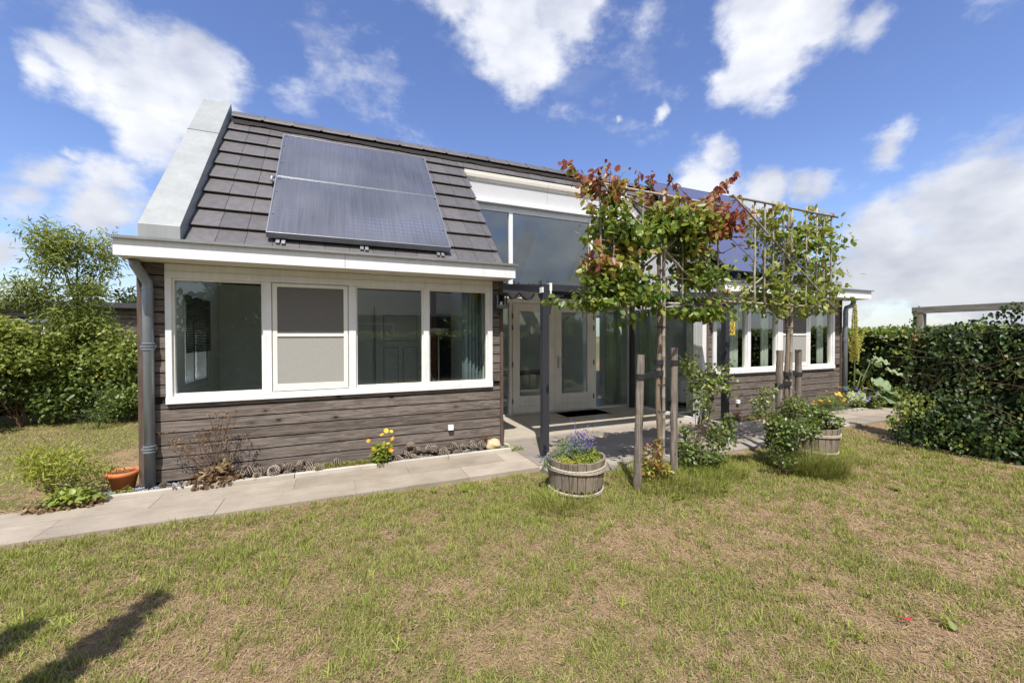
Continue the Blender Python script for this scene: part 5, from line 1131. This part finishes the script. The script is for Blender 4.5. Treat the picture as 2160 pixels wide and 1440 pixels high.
# ------------------------------------------------------------------ right end: marigolds, geraniums, mullein, big leaves
def right_bed():
    r = np.random.default_rng(120)
    t = plant('orange_marigolds', 'tangle of orange marigolds in the bed at the right end of the house', 'flower', (11.35, -.42, 0), blobcloud(r, (0, 0, .22), (.95, .20, .20), 26, (.16, .3)), 2600, .045, 'leaf_rose', 121, templ='narrow', tips=30, srad=.003, smat='gtwig', up=.8, t0=.2, t1=.85)
    pts = [(r.uniform(-.85, .9), r.uniform(-.2, .08), r.uniform(.22, .58)) for _ in range(24)]; flower(t, pts, .036, mt['fl_yellow'], 12, 8)
    t = plant('violet_geranium', 'sprawling violet-blue geranium beyond the right downpipe', 'flower', (12.75, -.30, 0), blobcloud(r, (0, 0, .15), (.55, .30, .17), 16, (.2, .35)), 1800, .05, 'leaf_rose', 122, tips=16, srad=.003, smat='gtwig', up=.9, t0=.2, t1=.9)
    pts = [(r.uniform(-.6, .6), r.uniform(-.3, .1), r.uniform(.15, .46)) for _ in range(44)]; flower(t, pts, .026, mt['fl_blue'], 5, 9)
    # mullein
    t = thing('mullein', 'tall yellow mullein spike rising above the hedge beside the right wing', 'plant', (13.62, .38, 0))
    m = MB(); m.tube([(0, 0, 0), (.01, 0, 1.2), (0, 0, 2.30)], [.02, .015, .008], 6); obj('stem', m, mt['gtwig'], t)
    n = 2600; z = r.uniform(.95, 2.36, n); rad = np.interp(z, [.95, 1.5, 2.0, 2.36], [.09, .055, .045, .016]) * r.uniform(.6, 1, n); a = r.uniform(0, 6.28, n); P = np.stack([rad * np.cos(a), rad * np.sin(a), z], 1)
    # side spikes
    k = 900; sp = r.integers(0, 5, k); sa = sp * 1.256; q = r.random(k); P2 = np.stack([np.cos(sa) * (.06 + .10 * q) + r.normal(size=k) * .02, np.sin(sa) * (.06 + .10 * q) + r.normal(size=k) * .02, 1.15 + .38 * q + .05 * sp * q], 1); P = np.vstack([P, P2]); a = np.concatenate([a, sa])
    obj('flower_spike', leaves('flower_spike', P, np.stack([np.cos(a), np.sin(a), np.full(len(a), .6)], 1), r.normal(size=P.shape), .028 * r.uniform(.6, 1.2, len(P)), r.random(len(P))), mt['mullein'], t)
    t = thing('large_leaf_plant', 'rhubarb-like plant with huge pale wavy leaves beside the right downpipe', 'plant', (13.15, .15, 0))
    for i, (a, el, ln, s) in enumerate(((-.9, .25, .40, .62), (-1.4, .45, .5, .58), (-.3, .3, .55, .60), (-.5, .35, .75, .48), (-1.1, .6, .62, .44), (-2.0, .8, .85, .38), (.2, .9, .9, .40), (-.2, 1.1, 1.1, .32), (-1.5, 1.2, 1.15, .30), (-2.6, .5, .6, .40), (-.8, .15, .45, .42), (.6, .4, .7, .42), (-1.2, .95, 1.0, .36))):
        d = Vector((math.cos(a) * math.cos(el), math.sin(a) * math.cos(el), math.sin(el))); m = MB(); m.tube([(0, 0, 0), tuple(d * ln * .5 + Vector((0, 0, .05))), tuple(d * ln)], .012, 6); lf = MB(); nu, nv = 14, 9; vs = []
        h = Vector((math.cos(a), math.sin(a), -.25)).normalized(); w = Vector((-math.sin(a), math.cos(a), 0)); up = h.cross(w) * -1
        for u in range(nu):
            for v in range(nv):
                uu = u / (nu - 1); vv = v / (nv - 1) * 2 - 1; wd = s * .42 * math.sin(PI * min(1, uu * .93 + .07)) ** .6; p = d * ln + h * (uu * s - .04) + w * vv * wd + Vector((0, 0, 1)) * (.10 * abs(vv) * s + .035 * math.sin(uu * 19 + i) * abs(vv) + .02 * math.cos(vv * 9) - .30 * s * uu * uu); vs.append(p)
        lf.tint = .35 + .05 * i; lf.add(vs, [(u*nv+v, u*nv+v+1, (u+1)*nv+v+1, (u+1)*nv+v) for u in range(nu - 1) for v in range(nv - 1)])
        o = obj('leaf', lf, mt['leaf_grey'], t, smooth=True); obj('stalk', m, mt['gtwig'], o)
right_bed()
def hedge(name, label, x0, y0, x1, y1, h, th, n, size, mat, seed, bot=0.0, cat='hedge', top=.10):
    r = np.random.default_rng(seed); L_ = math.hypot(x1 - x0, y1 - y0); dx, dy = (x1 - x0) / L_, (y1 - y0) / L_; t = thing(name, label, cat, (x0, y0, 0), math.atan2(dy, dx))
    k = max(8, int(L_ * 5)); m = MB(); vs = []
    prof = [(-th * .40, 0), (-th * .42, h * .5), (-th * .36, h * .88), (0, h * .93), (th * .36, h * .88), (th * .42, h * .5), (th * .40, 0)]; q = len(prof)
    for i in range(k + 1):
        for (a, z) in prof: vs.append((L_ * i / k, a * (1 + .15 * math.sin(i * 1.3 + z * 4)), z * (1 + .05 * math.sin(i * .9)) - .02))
    m.add(vs, [(i*q+j, (i+1)*q+j, (i+1)*q+j+1, i*q+j+1) for i in range(k) for j in range(q - 1)] + [tuple(range(q)), tuple(range(k*q+q-1, k*q-1, -1))]); obj('shade_core', m, mt['core'], t)  # solid dark core painted as the shade behind the hedge leaves
    s = r.random(n); X = r.uniform(-.1, L_ + .1, n); side = r.random(n); Z = np.where(side < .62, r.uniform(bot, h, n), h * (.9 + .1 * r.random(n))); bul = .10 * (fbm(X, Z, 1.6, seed) - .5) * 2
    Y = np.where(side < .62, np.where(side < .5, -1, 1) * (th / 2 + bul + r.normal(size=n) * .05), r.uniform(-th / 2, th / 2, n)); Z = Z + np.where(side >= .62, top * (fbm(X, Y, 2.2, seed + 1) - .4) + np.abs(r.normal(size=n)) * .03, 0)
    P = np.stack([X, Y, Z], 1); out = np.stack([np.zeros(n), np.where(side < .62, np.sign(Y), 0), np.where(side < .62, .85, 1.1)], 1)
    ax = r.normal(size=(n, 3)) * .6 + out * .3 - [0, 0, .25]; nr = out + r.normal(size=(n, 3)) * .45 + [0, 0, .4]
    obj('foliage', leaves('foliage', P, ax, nr, size * r.uniform(.6, 1.3, n), np.clip(r.random(n) * .8 + .35 * (fbm(X, Z, 3, seed + 3) - .4), 0, 1)), mt[mat], t); return t
hedge('hedge', 'long clipped green hedge beyond the right end of the house', 14.6, -8.0, 14.2, 7.0, 1.74, .9, 30000, .085, 'leaf_hedge', 130)
plant('low_shrub', 'low leafy shrub at the foot of the far hedge on the right', 'shrub', (13.75, .1, 0), [[0, 0, .25, .35, .5, .26], [.1, -.5, .2, .3, .4, .22]], 900, .055, 'leaf_hedge', 131, tips=5)
def ivy_fence():
    X = 10.12; t = thing('fence_frame', 'grey timber post-and-beam frame above the ivy at the right edge', 'fence', (X, -2.24, 0))
    for y in (0, -1.75, -3.5):
        m = MB(); m.tint = .3; m.box(-.055, .055, y - .055, y + .055, -.1, 1.93); obj('post', m, mt['board_z'] if False else mt['cane'], t, bevel=.004)
    m = MB(); m.tint = .6; m.box(-.06, .06, -4.2, .075, 1.935, 2.03); obj('beam', m, mt['fencew'], t, bevel=.004)
    m = MB(); m.tint = .2; m.box(-.02, .02, -4.1, .05, 1.60, 1.65); m.box(-.019, .021, -4.1, .05, .8, .85); obj('rail', m, mt['fencew'], t)
    r = np.random.default_rng(140); v = thing('ivy_wall', 'dense glossy dark ivy mass climbing the timber frame at the right edge', 'ivy', (X, -2.24, 0))
    # near-black solid core, shade inside the ivy put into its colour
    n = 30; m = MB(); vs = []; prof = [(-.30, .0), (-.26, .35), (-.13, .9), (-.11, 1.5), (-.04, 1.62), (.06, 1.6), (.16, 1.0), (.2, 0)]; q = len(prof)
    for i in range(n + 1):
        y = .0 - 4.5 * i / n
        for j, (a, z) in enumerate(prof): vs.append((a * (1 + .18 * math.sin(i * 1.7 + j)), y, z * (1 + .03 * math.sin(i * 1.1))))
    m.add(vs, [(i*q+j, (i+1)*q+j, (i+1)*q+j+1, i*q+j+1) for i in range(n) for j in range(q - 1)] + [tuple(range(q)), tuple(range(n*q+q-1, n*q-1, -1))]); obj('shade_core', m, mt['core'], v)
    N = 27000; y = .06 - 4.9 * r.random(N); hump = np.interp(y, [-4.6, -2.2, -1.5, -.95, -.6, -.25, .0, .25], [2.02, 2.0, 2.06, 2.04, 1.84, 1.72, 1.74, 1.66]); z = hump * r.random(N) ** .85
    bul = np.interp(z, [0, .35, .7, 1.1, 1.7, 2.1], [.40, .37, .25, .20, .16, .05]) + .26 * (fbm(y, z, 2.3, 141) - .5) * 2 + r.normal(size=N) * .045; bul = bul + .16 * np.exp(-((y + .05) / .5) ** 2) * (z < .8)
    side = np.where(r.random(N) < .86, -1, 1); P = np.stack([side * bul, y, z], 1)
    endc = r.random(N) < .10; P[endc, 1] = .0 + .12 * r.random(endc.sum()) * np.interp(P[endc, 2], [0, 1, 2], [1.0, .8, .4]); P[endc, 0] = r.uniform(-1, 1, endc.sum()) * bul[endc]
    # thin out the band just below the beam
    keep = ~((P[:, 2] > 1.68) & (r.random(N) < .55)); P = P[keep]; M = len(P)
    out = np.stack([np.sign(P[:, 0]), np.full(M, -.25), np.full(M, .75)], 1); nr = out + r.normal(size=(M, 3)) * .42; ax = r.normal(size=(M, 3)) * .5 + [0, 0, -.9]
    tt = r.random(M) * .72 + .9 * (fbm(P[:, 1], P[:, 2], 4.5, 149) - .5) + .3 * np.clip(fbm(P[:, 1], P[:, 2], 2.2, 142) - .55, 0, 1) * 2; tt = np.where((P[:, 2] < .75) & (fbm(P[:, 1], P[:, 2], 1.6, 143) > .55), np.clip(.62 + .26 * r.random(M), 0, 1), tt)
    obj('foliage', leaves('foliage', P, ax, nr, .052 * r.uniform(.45, 1.35, M), np.clip(tt, 0, 1)), mt['leaf_ivy'], v)
    m = MB()
    for i in range(130):
        y0 = r.uniform(-4, .1); z0 = r.uniform(.35, 1.35); p = Vector((-.29 - .07 * r.random(), y0, z0)); d = Vector((-.03, r.normal() * .22, r.uniform(-.35, .35)))
        m.tube([p, p + d * .5 + Vector((-.02, 0, .02)), p + Vector((0, r.normal() * .05, r.normal() * .04)) + d], [.0032, .003, .0015], 4)
    for i in range(60): y0 = r.uniform(-4, .1); p = Vector((r.normal() * .06, y0, 1.68)); m.tube([p, p + Vector((-.03, r.normal() * .1, .05)), p + Vector((-.02, r.normal() * .11, .01 + .05 * r.random()))], [.006, .005, .002], 4)
    obj('stem', m, mt['twig'], v)
ivy_fence()

# ------------------------------------------------------------------ left background
def crown_tree(name, label, loc, h, rad, n, size, mat, seed, templ='leaf', trunk=.09, base=.45, nb=26, group=None, cat='tree', br=(.22, .42), **kw):
    r = np.random.default_rng(seed); t = thing(name, label, cat, loc, group=group); cz = h * (base + (1 - base) / 2); bl = []
    for i in range(nb):
        u = r.random(); z = h * (base + (1 - base) * u); w = rad * (math.sin(PI * min(.97, .18 + .82 * (1 - u) ** .9)) ** .7); a = r.uniform(0, 2 * PI); q = w * math.sqrt(r.random()) * .85; s = rad * r.uniform(*br); bl.append([q * math.cos(a), q * math.sin(a), z - s * .5, s, s, s * .75])
    m = MB(); m.tube([(0, 0, -.1), (.04 * h * .2, 0, h * .3), (-.03 * h * .2, .02, h * .6), (0, 0, h * .9)], [trunk, trunk * .75, trunk * .45, trunk * .12], 10)
    for b in bl[::2]:
        z0 = min(h * .75, max(h * .12, b[2] * .6)); m.tube([(0, 0, z0), (b[0] * .5, b[1] * .5, (z0 + b[2]) / 2 + .1), (b[0], b[1], b[2])], [trunk * .35, trunk * .22, trunk * .07], 5)
    obj('trunk', m, mt['bark'], t, smooth=True); obj('crown', foliage('crown', r, bl, n, size, templ, **kw), mt[mat], t); return t
crown_tree('willow_leaved_tree', 'tall airy light green tree left of the house, its tip above all the others', (-2.85, 5.4, 0), 3.75, .85, 9500, .11, 'leaf_willow', 150, 'narrow', .05, .42, 26, shell=.05, droop=.5, clump=4)
crown_tree('green_tree', 'broader leafy tree at the far left edge of the photo', (-4.7, 4.6, 0), 2.75, 1.25, 9500, .11, 'leaf_willow', 151, 'leaf', .06, .35, 30, shell=.05, droop=.5, clump=3)
plant('garden_shrub', 'rounded sunlit shrub just left of the left downpipe', 'shrub', (-1.95, 5.2, 0), blobcloud(np.random.default_rng(152), (0, 0, 1.20), (.80, .7, .72), 26, (.22, .38)), 6500, .07, 'leaf_willow', 153, tips=12, srad=.012, templ='leaf', clump=3)
plant('garden_shrub', 'dark undergrowth shrub beneath the tall airy tree', 'shrub', (-3.0, 4.9, 0), blobcloud(np.random.default_rng(154), (0, 0, .75), (.95, .6, .70), 24, (.25, .4)), 6000, .070, 'leaf_shrub', 155, tips=12, srad=.012, clump=2)
plant('garden_shrub', 'dark flowering shrub with red and white blooms at the left edge', 'shrub', (-4.25, 4.1, 0), blobcloud(np.random.default_rng(156), (0, 0, .62), (.85, .5, .62), 24, (.25, .4)), 5500, .070, 'leaf_shrub', 157, tips=10, srad=.012, clump=2)
plant('garden_shrub', 'low dark shrub against the lawn nearest the left downpipe', 'shrub', (-1.75, 4.6, 0), blobcloud(np.random.default_rng(158), (0, 0, .40), (.65, .4, .40), 18, (.25, .4)), 2800, .065, 'leaf_shrub', 159, tips=8, srad=.010, clump=2)
plant('garden_shrub', 'tall leafy shrub filling the middle of the left garden', 'shrub', (-3.35, 4.75, 0), blobcloud(np.random.default_rng(252), (0, 0, 1.15), (1.05, .6, .70), 28, (.22, .38)), 8000, .07, 'leaf_willow', 253, tips=12, srad=.012, templ='leaf', clump=3)
hedge('hedge', 'dark green hedge closing the left garden behind the shrubs', -7.5, 6.3, -.9, 7.3, 1.45, .8, 9000, .085, 'leaf_shrub', 1591)
def tansy():
    r = np.random.default_rng(160); t = plant('tansy', 'feathery blue-green tansy with a small yellow flower head on the left lawn', 'plant', (-2.0, 4.0, 0), [[0, 0, .35, .25, .2, .3], [.1, 0, .65, .15, .12, .2], [-.1, 0, .2, .25, .2, .2]], 420, .06, 'leaf_rose', 161, templ='narrow', tips=8, srad=.006, smat='gtwig', t0=0, t1=.4)
    flower(t, [(-.05, 0, .88), (0, -.02, .90), (.05, .01, .89), (.1, 0, .87)], .011, mt['fl_yellow'], 10, 3)
tansy()
rr_ = np.random.default_rng(165); fb_ = thing('red_flowers', 'scattered red and pink blooms in front of the dark shrub at the left edge', 'flower', (-4.1, 3.55, 0))
flower(fb_, [(rr_.uniform(-.4, .7), rr_.uniform(-.1, .1), rr_.uniform(.5, 1.2)) for _ in range(14)], .045, mt['fl_pink'], 7, 4, (.2, -.9, .3)); obj('stem', stems(rr_, (0, .1, 0), [(x, 0, z) for x, z in ((-.4, .9), (0, 1.1), (.4, .7), (.6, 1.0), (.2, .6))], .006), mt['gtwig'], fb_)
def neighbour():
    h = thing('neighbour_house', 'low dark timber house with a white-framed window behind the left shrubs', 'house', (-9.0, 9.5, 0), math.radians(8))
    w = MB(); w.box(0, 6.6, 0, 4, 0, 2.45); wl = obj('wall', w, mt['gap'], h); cl = cladding(MB(), .01, 6.59, .05, 2.45, [(2.6, 4.3, .9, 2.1)], 0.0, .025); obj('cladding', cl, mt['clad'], wl)
    f = MB(); f.box(2.6, 4.3, -.05, 0, .9, .98); f.box(2.6, 4.3, -.05, 0, 2.02, 2.1)
    for x in (2.6, 3.41, 4.22): f.box(x, x + .08, -.049, 0, .981, 2.019)
    wf = obj('window', f, mt['white'], h); g = MB(); g.box(2.68, 4.22, -.02, -.01, .98, 2.02); obj('pane', g, mt['glass'], wf)
    rf = MB(); rf.prism([(-.3, 2.45), (4.3, 2.45), (4.3, 2.6), (-.3, 2.6)], 'x', -.3, 6.9); obj('roof', rf, mt['lead'], h)
    s = thing('garden_shed', 'dark sloping-roofed shed glimpsed beside the left downpipe', 'shed', (-2.6, 11.5, 0)); m = MB(); m.box(0, 2.2, 0, 2, 0, 2.05); obj('wall', m, mt['clad'], s)
    m = MB(); m.prism([(-.1, 2.5), (2.4, 2.02), (2.4, 2.12), (-.1, 2.60)], 'y', -.15, 2.15); m.prism([(0, 2.05), (2.2, 2.05), (0, 2.48)], 'y', 0.01, 1.99); obj('roof', m, mt['lead'], s)
neighbour()
for i, (x, y, h) in enumerate(((-9, 34, 4.6), (-6, 40, 6.0), (-13, 38, 5.5))):
    crown_tree('distant_tree', ('small distant tree straight behind the shed roof', 'taller distant tree beside the left wall corner', 'distant tree hidden behind the tall airy one')[i], (x, y, 0), h, h * .5, 1600, .35, 'leaf_conifer', 170 + i, 'leaf', .2, .2, 20, 'trees far behind the left garden')
# ------------------------------------------------------------------ behind the photographer: what the glass reflects and what shades the lawn
crown_tree('columnar_tree', 'narrow young tree outside the left of the picture, shading the lawn', (.12, -4.18, 0), 3.38, .055, 3000, .06, 'leaf_shrub', 180, 'leaf', .03, .28, 34, br=(1.0, 1.6), shell=.05)
crown_tree('columnar_tree', 'shorter companion of the narrow young tree outside the left of the picture', (-.30, -3.88, 0), 2.80, .07, 900, .06, 'leaf_shrub', 185, 'leaf', .02, .45, 16, br=(.7, 1.3), shell=.05)
crown_tree('garden_tree', 'large dark tree reflected in the left-hand window', (-1.9, -12.5, 0), 5.8, 2.2, 9000, .20, 'leaf_willow', 181, 'leaf', .14, .22, 34)
crown_tree('garden_tree', 'wide tree reflected in the right wing windows', (17, -13, 0), 2.7, 2.0, 4200, .24, 'leaf_hedge', 182, 'leaf', .14, .2, 30)
crown_tree('garden_tree', 'bushy tree reflected low in the glazed doors', (7.6, -12.5, 0), 2.9, 2.0, 4200, .18, 'leaf_shrub', 183, 'leaf', .12, .08, 30)
def opposite_house():
    h = thing('opposite_house', 'twin house across the garden, seen only as a dark reflection in the glass', 'house', (-.5, -18.6, 0))
    w = MB(); w.box(0, 13.5, 0, 4.8, 0, 2.4); obj('wall', w, mt['clad'], h)
    r_ = MB(); r_.prism([(-.3, 2.4), (5.1, 2.4), (5.1, 2.55), (2.4, 5.0), (-.3, 2.55)], 'x', .3, 13.2); obj('roof', r_, mt['tile'], h)
    for x in (-.05, 13.2): p = MB(); p.prism([(-.1, 2.4), (4.9, 2.4), (4.9, 2.85), (2.4, 5.45), (-.1, 2.85)], 'x', x, x + .35); obj('parapet', p, mt['zinc'], h)
    for x in (1, 3.2, 8.8, 11): f = MB(); f.box(x, x + 1.6, 4.8, 4.86, .85, 2.2); q = obj('window', f, mt['white'], h); g = MB(); g.box(x + .08, x + 1.52, 4.861, 4.868, .93, 2.12); obj('pane', g, mt['navy'], q)
opposite_house()
hedge('hedge', 'hedge on the far side of the garden behind the photographer', -10, -10.5, 16, -11.5, 1.7, .9, 9000, .15, 'leaf_hedge', 184)

# ================================================================== lawn
def lawn():
    r = np.random.default_rng(200); cam_ = np.array([1.945, -5.514])
    def region(x, y):
        front = y < PATH_FRONT(x) + .015 * np.sin(x * 9) + .012 * np.sin(x * 23 + 1) + .02 * r.normal(size=np.shape(x))
        left = (x < -.34) & (y > -.33) & (y < 6); right = (x > 13.42) | ((x > 12.6) & (y > .3) & (x > 13.42))
        return (front | left | right) & ~((x > 9.6) & (x < 10.4) & (y < -1.9))
    out = []
    for (N, x0, x1, y0, y1, p) in ((1050000, -3.2, 10, -5.6, -.9, 1), (60000, -6, -.3, -1.1, 5.5, 0), (45000, 9, 15, -4, 4, 0)):
        x = r.uniform(x0, x1, N); y = r.uniform(y0, y1, N); d = np.hypot(x - cam_[0], y - cam_[1])
        f = (x - cam_[0]) * .392 + (y - cam_[1]) * .92; s = (x - cam_[0]) * .92 - (y - cam_[1]) * .392
        k = region(x, y) & (f > .8) & (np.abs(s) < f * 1.33 + .5)
        g = green(x, y); dens = np.clip(.30 + .9 * g, 0, 1) * np.clip(3.2 / np.maximum(d, 1.5), .25, 1) if p else np.clip(.4 + g, 0, 1)
        k &= r.random(N) < dens; out.append(np.stack([x[k], y[k], d[k], g[k]], 1))
    # denser tufts scattered through the turf
    K = 9000; tx = r.uniform(-2.6, 9.5, K); ty = r.uniform(-5.2, -1.1, K); tg = green(tx, ty); kk = region(tx, ty) & (r.random(K) < .12 + .8 * tg) & ((tx - cam_[0]) * .392 + (ty - cam_[1]) * .92 > .9); tx, ty, tg = tx[kk], ty[kk], tg[kk]
    m_ = r.integers(10, 46, len(tx)); X = np.repeat(tx, m_) + r.normal(size=m_.sum()) * .020; Y = np.repeat(ty, m_) + r.normal(size=m_.sum()) * .020; q = region(X, Y); X, Y = X[q], Y[q]
    out.append(np.stack([X, Y, np.hypot(X - cam_[0], Y - cam_[1]), np.full(len(X), 2.0)], 1))
    A = np.vstack(out); n = len(A); x, y, d, g = A.T; tf = g > 1.5; g = np.where(tf, .8, g)
    isg = (r.random(n) < np.clip(.12 + .75 * g, .08, .85)) | tf
    ln = np.where(isg, r.uniform(.018, .050, n), r.uniform(.02, .055, n)) * (1 + .45 * tf) * (1 + .03 * d)
    el = np.where(isg, np.abs(r.normal(size=n)) * .5 + .25, np.abs(r.normal(size=n)) * .28 + .04); el = np.where(tf, r.uniform(.5, 1.35, n), el); a = r.uniform(0, 2 * PI, n); w = .0012 * (1 + .28 * d)
    dr = np.stack([np.cos(a) * np.cos(el), np.sin(a) * np.cos(el), np.sin(el)], 1); sw = np.stack([-np.sin(a), np.cos(a), r.normal(size=n) * .3], 1) * w[:, None]
    b = np.stack([x, y, np.full(n, -.031)], 1) + np.array([0, 0, 1]) * (.035 * (fbm(x, y, 1.1, 9) - .5))[:, None] + np.stack([np.zeros(n), np.zeros(n), np.where(isg, 0, r.uniform(0, .012, n))], 1)
    tp = b + dr * ln[:, None]; v = np.stack([b - sw, b + sw, tp], 1)
    t = np.where(isg, np.clip(.47 + .28 * g + r.normal(size=n) * .22, .40, 1), r.uniform(0, .44, n))
    tag(obj('grass', npmesh('grass', v.reshape(-1, 3), np.arange(n * 3), 3, np.repeat(t, 3)), mt['grass']), kind='stuff')
    # coarse bright tufts with broader blades
    K = 900; tx = r.uniform(-2.4, 9, K); ty = r.uniform(-5.1, -1.2, K); kk = region(tx, ty) & (green(tx, ty) > .42) & (r.random(K) < .55); tx, ty = tx[kk], ty[kk]
    m_ = r.integers(8, 20, len(tx)); X = np.repeat(tx, m_) + r.normal(size=m_.sum()) * .015; Y = np.repeat(ty, m_) + r.normal(size=m_.sum()) * .015; n = len(X); a = r.uniform(0, 6.28, n); el = r.uniform(.25, 1.2, n); ln = r.uniform(.035, .09, n)
    P = np.stack([X, Y, -.030 + .035 * (fbm(X, Y, 1.1, 9) - .5)], 1); ax = np.stack([np.cos(a) * np.cos(el), np.sin(a) * np.cos(el), np.sin(el)], 1)
    tag(obj('coarse_grass', leaves('coarse_grass', P, ax, np.tile([0, 0, 1.0], (n, 1)) + r.normal(size=(n, 3)) * .3, ln, np.repeat(r.uniform(.60, 1, len(tx)), m_), 'blade'), mt['grass']), kind='stuff')
    # clover and other tiny broad leaves in patches
    K = 60000; x = r.uniform(-2.5, 10, K); y = r.uniform(-5.2, -1.1, K); c = fbm(x, y, 2.2, 77, 3) * .6 + fbm(x, y, 7.5, 78, 2) * .4; f = (x - cam_[0]) * .392 + (y - cam_[1]) * .92
    k = region(x, y) & (c > .60) & (f > .9); x, y = x[k], y[k]; n = len(x); a = r.uniform(0, 6.28, n)
    P = np.stack([x, y, -.020 + .035 * (fbm(x, y, 1.1, 9) - .5) + r.uniform(0, .014, n)], 1)
    tag(obj('clover', leaves('clover', P, np.stack([np.cos(a), np.sin(a), r.uniform(.0, .7, n)], 1), np.tile([0, 0, 1.0], (n, 1)) + r.normal(size=(n, 3)) * .35, r.uniform(.008, .020, n), r.uniform(.15, .8, n)), mt['leaf_hedge']), kind='stuff')
lawn()
def weeds():
    r = np.random.default_rng(210); places = ['by the bottom edge of the photo', 'in the middle of the lawn']
    spots = [(5.05, -2.45, .075, 'bright lime weed rosette right of the nearer tub'), (5.6, -2.5, .05, 'small lime weed in front of the nearer stake'), (5.9, -2.75, .07, 'spreading bright weed in front of the thin rose'), (6.3, -3.1, .06, 'pale broadleaf weed on the dry patch below the broad rose'), (2.85, -1.32, .045, 'tiny bright weed at the path edge below the marigold'), (3.15, -1.42, .06, 'spiky green weed at the path edge left of the nearer tub'),
             (4.4, -3.45, .06, 'grey-green weed in the middle of the lawn'), (4.5, -4.25, .055, 'low tuft-like weed toward the lower right of the lawn'), (5.05, -4.4, .06, 'jagged flat weed near the lower right edge'), (2.3, -4.35, .04, 'lime weed sprout at the bottom centre of the lawn'), (7.3, -3.2, .06, 'low weed on the dry lawn between the tub and the ivy'), (8.2, -3.1, .06, 'weed patch near the foot of the ivy')]
    for x, y, s, lab in spots:
        n = 16; a = r.uniform(0, 6.28, n); P = np.stack([r.normal(size=n) * s * .5, r.normal(size=n) * s * .5, np.full(n, .002)], 1); ax = np.stack([np.cos(a), np.sin(a), r.uniform(.15, 1.0, n)], 1)
        tag(obj('weed', leaves('weed', P, ax, np.tile([0, 0, 1.0], (n, 1)) + r.normal(size=(n, 3)) * .2, s * r.uniform(.4, .95, n), r.uniform(.0, .5, n), 'narrow' if len(lab) % 2 else 'leaf'), mt['leaf_lime'], loc=(x, y, -.01)), lab, 'weed', 'weeds in the lawn')
    n = 5; a = r.uniform(0, 6.28, n); tag(obj('fallen_petals', leaves('fallen_petals', np.stack([r.normal(size=n) * .012, r.normal(size=n) * .01, np.full(n, .012)], 1), np.stack([np.cos(a), np.sin(a), np.full(n, .3)], 1), np.tile([0, 0, 1.0], (n, 1)), np.full(n, .024), np.zeros(n)), mt['fl_pink'], loc=(4.87, -4.31, 0)), 'tiny crimson fallen petals on the dry grass at lower right', 'petals')
weeds()
